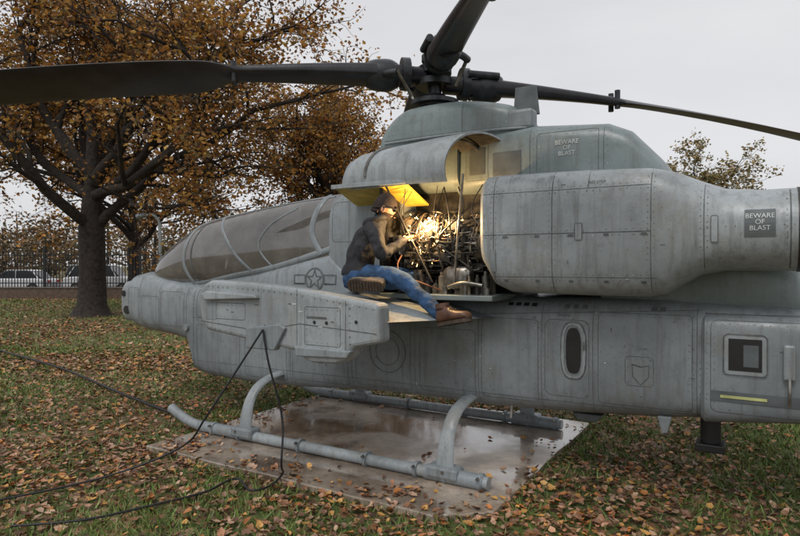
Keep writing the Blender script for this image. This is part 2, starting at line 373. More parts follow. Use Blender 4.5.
# ---- opened cowl door (half shell, slanted mouth facing aft)
def shell(name,xs,cy,zc,a0,a1,th,mo,mi):
    n=28; A=np.linspace(R(a0),R(a1),n)
    def ringp(x,r,sl,zo): return [(x+sl*math.cos(a),cy+r*math.cos(a),zc+zo+r*math.sin(a)) for a in A]
    def build(dr):
        V=[]
        for x,r,sl,zo in xs: V+=ringp(x,r-dr,sl,zo)
        return V
    F=[(i*n+k,i*n+k+1,(i+1)*n+k+1,(i+1)*n+k) for i in range(len(xs)-1) for k in range(n-1)]
    g=Geo(); g.add(build(0),F)
    for x,r,sl,zo in (xs[0],xs[-1]):
        g.add(ringp(x,r,sl,zo)+ringp(x,r-th,sl,zo),[(k,k+1,n+k+1,n+k) for k in range(n-1)])
    for k in (0,n-1):
        V=[]
        for x,r,sl,zo in xs: V+= [ringp(x,r,sl,zo)[k],ringp(x,r-th,sl,zo)[k]]
        g.add(V,[(2*i,2*i+1,2*i+3,2*i+2) for i in range(len(xs)-1)])
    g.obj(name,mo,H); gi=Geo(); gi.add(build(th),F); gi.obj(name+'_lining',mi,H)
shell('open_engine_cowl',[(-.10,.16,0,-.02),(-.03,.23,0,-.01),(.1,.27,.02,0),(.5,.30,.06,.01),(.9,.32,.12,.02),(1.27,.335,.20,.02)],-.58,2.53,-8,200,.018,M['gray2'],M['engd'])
g=Geo()
for x in (.35,.75,1.08): 
    g.add(*tube_geo([(x+.1*math.cos(a),-.58+.29*math.cos(a),2.54+.29*math.sin(a)) for a in np.linspace(0,math.pi,16)],.014,6))
g.obj('cowl_ribs',M['metal'],H)
mobj('intake_lip_panel',[(-.10,-.86,2.46),(.66,-.86,2.46),(.66,-.42,2.30),(-.10,-.42,2.30),(-.10,-.86,2.475),(.66,-.86,2.475),(.66,-.42,2.315),(-.10,-.42,2.315)],[(0,1,2,3),(4,5,6,7),(0,1,5,4),(1,2,6,5),(2,3,7,6),(3,0,4,7)],M['weldlit'],H,smooth=False)  # cowl underside panel, its lit yellow comes from the painted colour
box('intake_lip_edge',-.12,.68,-.885,-.862,2.45,2.49,M['gray2'],H,.004)
tube('cowl_prop_rod',[(1.2,-.83,2.5),(1.1,-.8,1.55)],.011,M['metal'],H,sub=1)
tube('cowl_prop_rod',[(.45,-.84,2.46),(.62,-.80,2.1),(.9,-.8,1.6)],.010,M['engd'],H,sub=3)

# ---- engine bay
box('engine_deck',.38,1.46,-.84,-.2,1.455,1.50,M['grayd'],H,.008)
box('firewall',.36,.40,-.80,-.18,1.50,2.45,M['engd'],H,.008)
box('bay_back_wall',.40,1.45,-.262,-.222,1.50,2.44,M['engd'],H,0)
g=Geo()
prof=[(.50,.10),(.52,.17),(.62,.18),(.64,.21),(.68,.21),(.70,.17),(.86,.155),(.88,.19),(.92,.19),(.95,.16),(1.10,.18),(1.12,.22),(1.16,.22),(1.18,.19),(1.45,.20)]
g.add(*tube_geo([(x,-.50,1.93) for x,r in prof],[r for x,r in prof],28)); g.obj('engine_core',M['metal'],H,angle=25)
g=Geo(); g2=Geo(); g3=Geo(); g4=Geo()
for i in range(110):
    gg=random.choice([g,g2,g3,g2,g,g2]); a=random.uniform(1.7,4.6); r=random.uniform(.20,.27)
    x=random.uniform(.5,1.3); P=[]
    for k in range(5):
        P.append((x,-.50+r*math.cos(a),1.93+r*math.sin(a)*1.1)); 
        if random.random()<.5: x+=random.uniform(-.15,.2)
        else: a+=random.uniform(-.7,.7)
        x=min(max(x,.45),1.40); r=min(max(r+random.uniform(-.03,.03),.19),.29)
    gg.add(*tube_geo(smoothpts(P,4),random.uniform(.004,.012),7))
for i in range(80):
    gg=random.choice([g,g2,g4,g2,g2]); x=random.uniform(.5,1.36); a=random.uniform(1.9,4.5); r=random.uniform(.17,.24)
    cx,cy,cz=x,-.50+r*math.cos(a),1.93+r*math.sin(a)
    s=random.uniform(.012,.042)
    if random.random()<.5: gg.add(*box_geo(cx-s*1.2,cx+s*1.2,cy-s,cy+s*.6,cz-s,cz+s*.8))
    else: gg.add(*tube_geo([(cx-s,cy,cz),(cx+s,cy,cz+s*.3)],s,12))
for i in range(44):
    gg=random.choice([g,g2,g4,g2]); x=random.uniform(.55,1.38); y=random.uniform(-.80,-.45); h=random.uniform(.05,.22); s=random.uniform(.012,.045)
    if random.random()<.4: gg.add(*box_geo(x-s,x+s,y-s,y+s,1.5,1.5+h))
    else: gg.add(*tube_geo([(x,y,1.5),(x,y,1.5+h*.8),(x,y,1.5+h*.82),(x,y,1.5+h)],[s,s,s*.6,s*.6],14))
for i in range(9):
    x=random.uniform(.6,1.38); P=[(x,-.6-random.random()*.2,2.42),(x+random.uniform(-.1,.1),-.76,2.2),(x+random.uniform(-.2,.2),-.78,1.95),(x+random.uniform(-.25,.25),-.74,1.7),(x+random.uniform(-.2,.2),-.7,1.5)]
    P=[(min(max(p[0],.5),1.41),p[1],p[2]) for p in P]
    g2.add(*tube_geo(smoothpts(P,5),random.uniform(.003,.008),7))
g.obj('engine_pipes_metal',M['metal'],H); g2.obj('engine_pipes_dark',M['engd'],H); g3.obj('engine_pipes_copper',M['copper'],H); g4.obj('engine_insulation',M['tan'],H)
tube('engine_bracket',[(1.05,-.80,1.56),(1.2,-.82,1.60),(1.36,-.80,1.58)],.018,M['metal'],H)
loft('accessory_gearbox',[(.98,-.70,1.56,1.72,.05,3),(1.02,-.70,1.54,1.74,.07,3),(1.18,-.70,1.54,1.74,.07,3),(1.22,-.70,1.56,1.72,.05,3)],M['metal'],H,sub=2,n=24,curve=False)

# ---- surface detail laid onto the skin
V=[];F=[]
for o in targets:
    off=len(V); V+=[v.co.copy() for v in o.data.vertices]; F+=[tuple(i+off for i in p.vertices) for p in o.data.polygons]
bv=BVHTree.FromPolygons(V,F)
bvl=BVHTree.FromPolygons([v.co.copy() for v in tips[0].data.vertices],[tuple(p.vertices) for p in tips[0].data.polygons])
ON=[bv]
def hit(x,z):
    h=ON[0].ray_cast(Vector((x,-3,z)),Vector((0,1,0)))
    if h[0] is None: return None
    nr=h[1] if h[1].y<0 else -h[1]
    return h[0],nr
gs={k:Geo() for k in ('seam','seaml','rivet','dark','gray','gray2','black','metal','lens')}
def line(pts,w=.0042,key='seam',off=.002,step=.03):
    D=[]
    for a,b in zip(pts[:-1],pts[1:]):
        L=math.hypot(b[0]-a[0],b[1]-a[1]); k=max(1,int(L/step))
        for i in range(k): D.append((a[0]+(b[0]-a[0])*i/k,a[1]+(b[1]-a[1])*i/k))
    D.append(pts[-1]); prev=None
    for i,p in enumerate(D):
        h=hit(*p)
        if h is None: prev=None; continue
        co,nr=h; q=D[min(i+1,len(D)-1)]; o=D[max(i-1,0)]
        d=Vector((q[0]-o[0],0,q[1]-o[1])); 
        if d.length<1e-6: continue
        d.normalize(); s=nr.cross(d)
        if s.length<1e-4: prev=None; continue
        s=s.normalized()*w/2*random.uniform(.7,1.3); c=co+nr*off; cur=(c-s,c+s)
        if prev and (prev[0]-cur[0]).length<.2: gs[key].add([prev[0],prev[1],cur[1],cur[0]],[(0,1,2,3)])
        prev=cur
def rivets(pts,sp=.045,r=.0040,key='rivet'):
    for a,b in zip(pts[:-1],pts[1:]):
        L=math.hypot(b[0]-a[0],b[1]-a[1]); k=max(1,int(L/sp))
        for i in range(k+1):
            if random.random()<.12: continue
            h=hit(a[0]+(b[0]-a[0])*i/k,a[1]+(b[1]-a[1])*i/k)
            if h is None: continue
            co,nr=h; u=nr.orthogonal().normalized(); v=nr.cross(u); c=co+nr*.0035; q=r*random.uniform(.7,1.25)
            kk='seaml' if random.random()<.03 else key
            gs[kk].add([c+(u*math.cos(t)+v*math.sin(t))*q for t in [i*math.pi/3 for i in range(6)]],[(0,1,2,3,4,5)])
def rr(x0,z0,x1,z1,r=.03):
    P=[]
    for cx,cz,a0 in ((x1-r,z1-r,0),(x0+r,z1-r,90),(x0+r,z0+r,180),(x1-r,z0+r,270)):
        for a in (0,30,60,90): P.append((cx+r*math.cos(R(a0+a)),cz+r*math.sin(R(a0+a))))
    P.append(P[0]); return P
def panel(x0,z0,x1,z1,r=.03,rv=True,w=.0042):
    line(rr(x0,z0,x1,z1,r),w); 
    if rv: i=.022; rivets([(x0+i,z0+i),(x1-i,z0+i),(x1-i,z1-i),(x0+i,z1-i),(x0+i,z0+i)])
def patch(x0,z0,x1,z1,key,off=.005,n=8,poly=None):
    if poly is None:
        P=[]
        for j in range(n+1):
            for i in range(n+1):
                h=hit(x0+(x1-x0)*i/n,z0+(z1-z0)*j/n)
                if h is None: return
                P.append(h[0]+h[1]*off)
        gs[key].add(P,[(j*(n+1)+i,j*(n+1)+i+1,(j+1)*(n+1)+i+1,(j+1)*(n+1)+i) for j in range(n) for i in range(n)])
    else:
        P=[]
        for p in poly:
            h=hit(*p)
            if h is None: return
            P.append(h[0]+h[1]*off)
        gs[key].add(P,[tuple(range(len(P)))])
for p in [(1.80,.70,2.15,1.31,.05),(2.22,.68,2.88,1.38,.03),(1.24,.62,1.74,1.30,.03),(.62,.60,1.18,1.18,.03),(-.1,.58,.52,1.2,.03),(-.92,.55,-.2,1.12,.03),(-1.62,.52,-1.0,1.08,.03),(-2.42,.50,-1.7,1.05,.03),
 (-1.62,1.14,-.98,1.5,.03),(-2.42,1.14,-1.72,1.45,.04),(-3.15,1.0,-2.66,1.42,.04),(-4.0,1.02,-3.68,1.45,.05),(-3.6,.98,-3.2,1.35,.03),(-.42,1.98,.3,2.38,.04),
 (2.42,.84,2.62,1.06,.03)]:
    panel(*p)
for x in (-2.48,-.95,-.15,.57,1.21,1.77,2.18,2.91): 
    line([(x,.5),(x,1.46)]); rivets([(x-.02,.55),(x-.02,1.42)]); rivets([(x+.02,.55),(x+.02,1.42)])
line([(-2.5,1.12),(2.92,1.42)],.005); rivets([(-2.4,1.09),(2.9,1.44)]); line([(-2.5,.62),(2.92,.66)],.004); rivets([(-2.4,.60),(2.9,.64)],.05)
for x in (-3.64,-3.18,-2.62): line([(x,.9),(x,1.6)])
rivets([(-3.95,.98),(-2.6,.92)]); rivets([(-2.4,.55),(2.9,.57)],.06)
def circ(cx,cz,r,k=20): return [(cx+r*math.cos(t),cz+r*math.sin(t)) for t in np.linspace(0,2*math.pi,k,endpoint=False)]
def frame(poly,w,key,off): line(poly+[poly[0],poly[1]],w,key,off,.02)
frame(circ(.27,.93,.20),.007,'seam',.004); frame(circ(.27,.93,.13),.005,'seam',.004); frame(circ(-.55,.85,.10),.005,'seam',.004)
panel(3.0,.72,3.62,1.36,.04); panel(3.66,.78,4.2,1.3,.04); rivets([(2.975,.66),(2.975,1.38)],.035)
line([(2.96,1.40),(4.2,1.40)],.01)
for p in [(1.02,2.5,1.25,2.84,.02),(1.7,2.48,2.2,2.84,.03)]: panel(*p)
line([(1.64,2.38),(1.64,2.93)]); line([(2.24,2.3),(2.24,2.88)]); rivets([(1.67,2.42),(1.67,2.9)]); rivets([(2.27,2.35),(2.27,2.84)]); rivets([(1.0,2.88),(2.2,2.87)])
patch(1.06,2.55,1.22,2.78,'dark'); patch(1.3,2.5,1.56,2.72,'dark',.004)
line([(.1,2.97),(1.55,2.97)],.006); rivets([(.15,3.02),(1.5,3.02)]); line([(.95,2.95),(.95,3.3)]); rivets([(.2,3.2),(1.3,3.15)],.06)
for x in (1.52,1.98,2.66,2.98): line([(x,1.5),(x,2.44)],.006); rivets([(x-.02,1.58),(x-.02,2.4)],.04); rivets([(x+.02,1.58),(x+.02,2.4)],.04)
line([(1.43,1.98),(2.66,1.98)],.006); line([(1.5,1.66),(2.7,1.66)],.004); line([(1.43,2.3),(2.66,2.3)],.004)
for z in (2.0,1.96,1.64,1.68,2.28,2.32): rivets([(1.46,z),(2.64,z)],.045)
rivets([(3.0,2.0),(3.48,2.0)],.05); line([(3.46,1.73),(3.46,2.23)],.008); rivets([(3.44,1.78),(3.44,2.2)],.035)
for x in (1.6,1.85,2.1,2.35,2.6):
    patch(x,1.955,x+.035,1.972,'dark'); patch(x,1.622,x+.03,1.64,'dark')
patch(2.15,1.93,2.20,2.05,'gray2',.008); frame(rr(2.15,1.93,2.20,2.05,.01)[:-1],.004,'seam',.009)
patch(1.5,1.70,1.54,1.86,'gray',.008); patch(3.02,1.9,3.06,2.07,'gray2',.008); frame(rr(3.02,1.9,3.06,2.07,.01)[:-1],.004,'seam',.009)
for x in (1.46,1.53,1.60,1.67): patch(x,1.405,x+.045,1.43,'black')
for x in (1.95,2.02,2.09,2.6,2.66): patch(x,1.40,x+.04,1.43,'dark')
def oval(cx,cz,hx,hz,e=3,n=28): return [(cx+hx*math.copysign(abs(math.cos(t))**(2/e),math.cos(t)),cz+hz*math.copysign(abs(math.sin(t))**(2/e),math.sin(t))) for t in np.linspace(0,2*math.pi,n,endpoint=False)]
frame(oval(2.03,1.07,.085,.21),.022,'gray2',.009); frame(oval(2.03,1.07,.10,.225),.005,'seam',.006); patch(0,0,0,0,'black',.006,poly=oval(2.03,1.07,.060,.18))
patch(3.08,.99,3.34,1.27,'gray2',.006); patch(3.11,1.02,3.31,1.24,'black',.009); patch(3.20,1.05,3.29,1.20,'dark',.011); frame(rr(3.08,.99,3.34,1.27,.03)[:-1],.007,'seam',.012); rivets([(3.095,1.0),(3.325,1.0)],.03)
patch(3.0,.80,3.62,.87,'dark',.007); patch(3.06,.825,3.34,.845,'lens',.012)
sh=[(2.47,1.0),(2.53,.985),(2.59,1.0),(2.585,.91),(2.53,.85),(2.475,.91)]
frame(sh,.006,'dark',.004)
def star(cx,cz,r):
    return [(cx+(r if k%2==0 else r*.4)*math.sin(k*math.pi/5),cz+(r if k%2==0 else r*.4)*math.cos(k*math.pi/5)) for k in range(10)]
cx,cz=-.62,1.60
frame(circ(cx,cz,.115,24),.018,'dark',.004); frame(star(cx,cz,.10),.011,'dark',.005)
for s in (-1,1): frame([(cx+s*.125,cz-.045),(cx+s*.27,cz-.045),(cx+s*.27,cz+.045),(cx+s*.125,cz+.045)],.014,'dark',.004)
patch(3.21,1.93,3.38,2.10,'dark',.005)
ON[0]=bvl   # wing-tip launcher
patch(-.93,1.27,-.80,1.42,'gray',.004); panel(-.9,1.28,-.45,1.42,.02); panel(.2,1.12,.55,1.42,.02); 
line([(-1.0,1.25),(-.3,1.20),(.15,1.28),(.88,1.24)],.007); line([(.12,1.0),(.12,1.56)],.005); line([(.60,1.05),(.60,1.48)],.005)
rivets([(-.9,1.56),(-.3,1.54),(.12,1.51),(.85,1.42)],.06,.007); rivets([(-.95,1.2),(-.3,1.14)],.06,.007); rivets([(.64,1.15),(.64,1.42)],.05,.007)
for x,z in ((-.22,1.24),(-.15,1.24),(.3,1.3),(.42,1.3),(.7,1.32),(.25,1.05),(.5,1.05)): patch(0,0,0,0,'black',.005,poly=circ(x,z,.014,10))
patch(.22,1.33,.42,1.345,'seam',.005)
for i in range(8):
    x=random.uniform(-.8,.7); z=random.uniform(1.25,1.45); patch(x,z,x+random.uniform(.01,.05),z+.008,random.choice(['seaml','dark']),.003,2)
ON[0]=bv
for i in range(80):
    x=random.uniform(-2.4,3.6); z=random.uniform(.6,1.38) if random.random()<.7 else random.uniform(1.6,2.4); w_=random.uniform(.008,.035); h_=random.uniform(.003,.009)
    if random.random()<.4: w_,h_=h_,w_
    patch(x,z,x+w_,z+h_,random.choice(['seaml','dark','dark','rivet']),.003,2)
for k,gg in gs.items():
    if gg.V: gg.obj({'seam':'panel_seams','seaml':'worn_scuffs','rivet':'rivets','dark':'markings','gray':'access_plates','gray2':'window_frames','black':'openings','metal':'fasteners','lens':'formation_light'}[k],M[k],H,smooth=False)
def text(s,x,z,size,key,off=.008):
    cu=bpy.data.curves.new('lbl','FONT'); cu.body=s; cu.size=size; cu.align_x='CENTER'; cu.align_y='CENTER'; cu.space_line=.9
    o=bpy.data.objects.new('lbl',cu); scene.collection.objects.link(o); bpy.context.view_layer.update()
    me=bpy.data.meshes.new_from_object(o.evaluated_get(bpy.context.evaluated_depsgraph_get())); scene.collection.objects.unlink(o)
    for v in me.vertices:
        h=hit(x+v.co.x,z+v.co.y)
        if h: v.co=h[0]+h[1]*off
    me.materials.clear(); me.materials.append(M[key]); link(bpy.data.objects.new('stencil_lettering',me),H)
text('BEWARE\nOF\nBLAST',3.295,2.02,.042,'seaml'); text('BEWARE\nOF\nBLAST',1.95,2.70,.05,'seaml',.007)
text('NO STEP',2.3,2.34,.03,'dark',.005); text('B 15A',2.55,1.12,.022,'dark',.005); text('DANGER',1.95,1.345,.025,'dark',.005)
tube('belly_antenna',[(2.98,-.25,.60),(2.98,-.25,.40)],.07,M['black'],H,n=20,sub=1); box('belly_light',2.88,3.08,-.36,-.16,.36,.42,M['black'],H,.01)
prism('belly_plate',[(1.95,.52),(2.2,.52),(2.15,.46),(2.0,.46)],-.3,.1,M['dark'],H,bv=.01)
prism('belly_fitting',[(2.64,.62),(2.74,.62),(2.71,.50),(2.67,.49)],-.5,-.44,M['gray'],H,.008)
box('side_handle',3.43,3.50,-.63,-.60,.98,1.22,M['gray2'],H,.02); tube('tie_down_ring',[(3.465,-.64,1.0),(3.465,-.66,.9),(3.465,-.64,.82)],.010,M['metal'],H)
tube('drain_pipe',[(1.5,-.5,.56),(1.5,-.52,.46)],.015,M['metal'],H,sub=1)
h=hit(-2.6,1.0)
if h: disc('sensor_port',h[0],h[1],.04,M['gray2'],H,.03)
disc('nose_window',(-4.10,-.235,1.14),(0,-1,0),.055,M['black'],H,.02); disc('nose_window',(-4.17,-.235,1.36),(0,-1,0),.04,M['black'],H,.015)

# ================================================================== WELDER
P0=empty('welder',HLOC,HR)
def remeshed_body(name,chains,mats):
    # chains: (points, radii, lateral stretch vector, stretch, material index); everything is fused into one skin
    V=[];F=[]; segs=[]
    bm0=bmesh.new(); bmesh.ops.create_icosphere(bm0,subdivisions=2,radius=1); bm0.verts.ensure_lookup_table()
    SV=[v.co.copy() for v in bm0.verts]; SF=[tuple(v.index for v in f.verts) for f in bm0.faces]; bm0.free()
    for P,Rr,lat,st,mi in chains:
        Q=[Vector(q) for q in smoothpts(P,6)]
        rs=[float(cr([np.array([r]) for r in Rr],t)[0]) for t in np.linspace(0,len(P)-1,len(Q))]
        L=Vector(lat).normalized() if lat else None
        for q,r in zip(Q,rs):
            o=len(V)
            for v in SV:
                w_=v*r
                if L: w_=w_+L*w_.dot(L)*(st-1)
                V.append(q+w_)
            F+=[tuple(k+o for k in f) for f in SF]
        for a,b in zip(Q[:-1],Q[1:]): segs.append((a,b,mi))
    me=bpy.data.meshes.new(name); me.from_pydata(V,[],F); o=bpy.data.objects.new(name,me); scene.collection.objects.link(o)
    md=o.modifiers.new('R','REMESH'); md.mode='VOXEL'; md.voxel_size=.0085
    sm=o.modifiers.new('S','SMOOTH'); sm.iterations=10; sm.factor=.6
    for ns,st in ((.13,.036),(.055,.013)):
        tx=bpy.data.textures.new('folds','CLOUDS'); tx.noise_scale=ns; tx.noise_depth=1; dm=o.modifiers.new('D','DISPLACE'); dm.texture=tx; dm.strength=st; dm.mid_level=.5
    bpy.context.view_layer.update()
    m2=bpy.data.meshes.new_from_object(o.evaluated_get(bpy.context.evaluated_depsgraph_get())); scene.collection.objects.unlink(o)
    m2.materials.clear()
    for m in mats: m2.materials.append(m)
    for p in m2.polygons:
        c=p.center; best=None
        for a,b,mi in segs:
            t=max(0,min(1,(c-a).dot(b-a)/max(1e-9,(b-a).length_squared))); d=(c-(a+(b-a)*t)).length
            if best is None or d<best[0]: best=(d,mi)
        mi=best[1]
        if mi==2: mi=0 if c.z>1.715+.012*math.sin(c.x*40)-.03*(c.x-.2) else 1
        if c.z>1.70 and c.x<.37: mi=0
        p.material_index=mi; p.use_smooth=True
    return link(bpy.data.objects.new(name,m2),P0)
M['jacket']=simple('dark_jacket_cloth',(.018,.018,.022),.8,var=.5,scale=20,bump=.25,bscale=120)
M['jeans']=simple('blue_denim',(.022,.065,.15),.85,var=.6,scale=12,bump=.25,bscale=160)
M['boot']=simple('brown_leather',(.095,.045,.028),.5,var=.4,scale=14)
M['boot2']=simple('tan_suede',(.20,.15,.10),.8,var=.3,scale=14)
M['sole']=simple('boot_sole',(.06,.043,.03),.8,var=.4,scale=30)
M['skin']=simple('skin',(.30,.16,.11),.55,var=.12)
M['glove']=simple('leather_glove',(.24,.13,.08),.7,var=.3,scale=16)
M['cap']=simple('brown_knit_cap',(.025,.016,.014),.9,var=.4,scale=30,bump=.6,bscale=120)
LAT=(.6,-.8,0)
remeshed_body('clothed_body',[
 ([(.19,-.90,1.63),(.20,-.90,1.72),(.23,-.90,1.84),(.29,-.89,1.95),(.35,-.88,2.04),(.38,-.875,2.09)],[.130,.135,.132,.130,.112,.080],LAT,1.30,2),
 ([(.38,-.875,2.10),(.41,-.87,2.15)],[.075,.070],None,1,0),
 ([(.41,-.98,2.055),(.475,-1.045,2.00),(.53,-1.075,1.91),(.56,-1.06,1.835),(.60,-.97,1.88),(.645,-.86,1.955)],[.078,.076,.062,.060,.050,.042],None,1,0),
 ([(.31,-.78,2.055),(.36,-.69,2.0),(.42,-.63,1.91),(.47,-.61,1.87),(.56,-.63,1.93),(.635,-.67,2.0)],[.078,.074,.062,.058,.050,.042],None,1,0),
 ([(.22,-.985,1.625),(.40,-1.025,1.655),(.62,-1.04,1.655),(.73,-1.04,1.625),(.84,-1.04,1.555),(1.0,-1.045,1.435),(1.13,-1.055,1.345)],[.105,.098,.082,.076,.070,.062,.060],None,1,1),
 ([(.24,-.80,1.625),(.42,-.72,1.65),(.62,-.68,1.64),(.66,-.76,1.62),(.62,-.93,1.60),(.58,-1.05,1.60)],[.10,.09,.074,.068,.060,.054],None,1,1),
],[M['jacket'],M['jeans'],M['jacket']])
def ring_el(c,rx,ry,n=32):
    L=Vector(LAT); Fw=Vector((.8,.6,0)); c=Vector(c); return [c+Fw*rx*math.cos(2*math.pi*k/n)*(1+.02*math.sin(5*k))+L*ry*math.sin(2*math.pi*k/n) for k in range(n)]
V=[];n=32;g=Geo()
for c_,a_,b_2 in [((.20,-.90,1.655),.146,.184),((.20,-.90,1.665),.156,.192),((.205,-.90,1.70),.158,.194),((.21,-.90,1.75),.140,.178)]: V+=ring_el(c_,a_,b_2)
g.add(V,[(r*n+k,r*n+(k+1)%n,(r+1)*n+(k+1)%n,(r+1)*n+k) for r in range(3) for k in range(n)]); g.obj('jacket_hem',M['jacket'],P0,angle=80)
tube('jacket_hood',[(.385+.082*math.cos(t),-.875+.082*math.sin(t),2.135+.035*math.cos(t)) for t in np.linspace(0,2*math.pi,12)],[.030,.028,.024,.030,.042,.050,.052,.048,.038,.026,.028,.030],M['jacket'],P0,sub=3)
def head():
    bm=bmesh.new(); bmesh.ops.create_uvsphere(bm,u_segments=40,v_segments=28,radius=1)
    for v in bm.verts:
        x,y,z=v.co
        sx,sy,sz=.098,.076,.12
        X,Y,Z=x*sx,y*sy,z*sz
        if z<-.1: 
            k=min(1,(-.1-z)/.9); Y*=1-.35*k; 
            if x<0: X*=1-.45*k
            else: X*=1-.12*k
        if x>.3 and abs(z)<.9: X*=1-.06*(1-abs(z))
        def bump(cx,cy,cz,r,a):
            d=((y*sy-cy)**2+(z*sz-cz)**2)/(r*r); return a*math.exp(-d) if x>0 else 0
        X+=bump(0,0,-.012,.014,.022)+bump(0,0,.004,.010,.010)
        X+=bump(0,0,.032,.03,.006)+bump(0,0,-.095,.02,.012)
        X-=bump(0,.03,.010,.014,.012)+bump(0,-.03,.010,.014,.012)
        X+=bump(0,0,-.052,.014,.007)-bump(0,0,-.058,.004,.004)
        v.co=(X,Y,Z)
    me=bpy.data.meshes.new('head'); bm.to_mesh(me); bm.free(); me.shade_smooth(); me.materials.append(M['skin']); me.materials.append(M['cap'])
    for p in me.polygons:   # short dark beard and nape hair
        c=p.center
        if (c.z<-.038 and c.x>-.035 and not (abs(c.z+.056)<.007 and abs(c.y)<.02)) or (c.x<-.03 and c.z>-.09): p.material_index=1
    h=bpy.data.objects.new('head',me); link(h,P0)
    h.location=(.455,-.86,2.255); h.rotation_euler=(0,R(16),R(28)); h.scale=(1.04,1.04,1.04)
    def part(nm,geo,mat): return geo.obj(nm,mat,h)
    g=Geo(); n=32; V=[];rows=9
    for j in range(rows):
        a=j/(rows-1)*R(84)
        for k in range(n):
            t=2*math.pi*k/n; rr_=math.cos(a); low=.020-.055*(1-math.cos(t))/2
            V.append((.103*rr_*math.cos(t)-.001,.0815*rr_*math.sin(t),low+(.129-low)*math.sin(a)))
    F=[(j*n+k,j*n+(k+1)%n,(j+1)*n+(k+1)%n,(j+1)*n+k) for j in range(rows-1) for k in range(n)]+[tuple((rows-1)*n+k for k in range(n))]
    g.add(V,F); part('knit_cap',g,M['cap'])
    g=Geo(); g.add(*tube_geo([(.1025*math.cos(t)-.001,.081*math.sin(t),.024-.055*(1-math.cos(t))/2) for t in np.linspace(0,2*math.pi,33)],.005,8)); part('cap_cuff',g,M['cap'])
    g=Geo(); g.add(*tube_geo([(.084*math.cos(t)-.012,.070*math.sin(t),-.045) for t in np.linspace(R(110),R(250),12)],.014,10)); part('hair',g,M['cap'])
    for s in (-1,1):
        g=Geo(); g.add(*tube_geo([(.0+.013*math.cos(t),s*.080,-.018+.024*math.sin(t)) for t in np.linspace(0,2*math.pi,14)],.006,8)); g.add(*tube_geo([(0,s*.07,-.02),(0,s*.084,-.02)],[.014,.012],10)); part('ear',g,M['skin'])
        g=Geo(); g.add(*tube_geo([(.070,s*.03,.008),(.087,s*.03,.008),(.090,s*.03,.008)],[.014,.012,.004],12)); part('eye',g,M['black'])
        g=Geo(); g.add(*tube_geo([(.102,s*.033,.006),(.110,s*.033,.006)],[.026,.024],16)); part('goggle_lens',g,M['black'])
        g=Geo(); g.add(*tube_geo([(.104,s*.055,.008),(.06,s*.085,.004),(0,s*.088,-.004)],.006,6)); part('goggle_strap',g,M['black'])
    g=Geo(); g.add(*tube_geo([(.100,-.018,-.062),(.106,-.01,-.060),(.108,0,-.060),(.106,.01,-.060),(.100,.018,-.062)],[.002,.004,.005,.004,.002],8)); part('mouth',g,simple('lips',(.25,.10,.08),.5))
head()
def hand(w,dirv,nrm,side,nm):
    w=Vector(w); d=Vector(dirv).normalized(); nr=Vector(nrm); nr=(nr-d*nr.dot(d)).normalized(); s=d.cross(nr)*side
    g=Geo(); P=[w-d*.02,w+d*.01,w+d*.04,w+d*.075,w+d*.088]
    V=[];n=14
    for p,(a,b) in zip(P,((.028,.022),(.031,.022),(.042,.020),(.043,.018),(.036,.012))):
        for k in range(n):
            t=2*math.pi*k/n; V.append(p+s*a*math.cos(t)+nr*b*math.sin(t))
    F=[(r*n+k,r*n+(k+1)%n,(r+1)*n+(k+1)%n,(r+1)*n+k) for r in range(4) for k in range(n)]+[tuple(range(n)),tuple(4*n+k for k in range(n))]
    g.add(V,F)
    for off,L,c in ((.030,.072,1.0),(.010,.080,1.05),(-.010,.075,1.1),(-.029,.060,1.15)):
        p=w+d*.078+s*off; pts=[p-d*.012,p]; ang=.35
        for seg in (.42,.32,.26):
            dd=d*math.cos(ang*c)+nr*math.sin(ang*c); p=p+dd*L*seg; pts.append(p); ang+=.85
        g.add(*tube_geo(smoothpts(pts,4),[float(x) for x in np.linspace(.0095,.0075,(len(pts)-1)*4+1)],10))
    p=w+d*.02+s*.030; pts=[p,p+s*.022+d*.018+nr*.008,p+s*.026+d*.040+nr*.024,p+s*.012+d*.056+nr*.036]
    g.add(*tube_geo(smoothpts(pts,4),[float(x) for x in np.linspace(.013,.008,13)],10))
    g.obj(nm,M['glove'],P0)
hand((.655,-.825,1.975),(.35,.9,.15),(.5,-.1,-.8),1,'right_hand')
hand((.655,-.675,2.015),(.95,.1,.1),(.1,-.3,-.9),-1,'left_hand')
tube('welding_torch',[(.60,-.80,1.84),(.655,-.775,1.91),(.69,-.75,1.965),(.73,-.70,2.01),(.775,-.66,2.06)],[.010,.013,.015,.012,.006],M['black'],P0)
tube('torch_hose',[(.60,-.80,1.84),(.60,-.88,1.75),(.66,-.90,1.66),(.80,-.84,1.60),(.92,-.78,1.55),(1.0,-.70,1.50)],.007,simple('brown_hose',(.13,.05,.025),.6),P0)
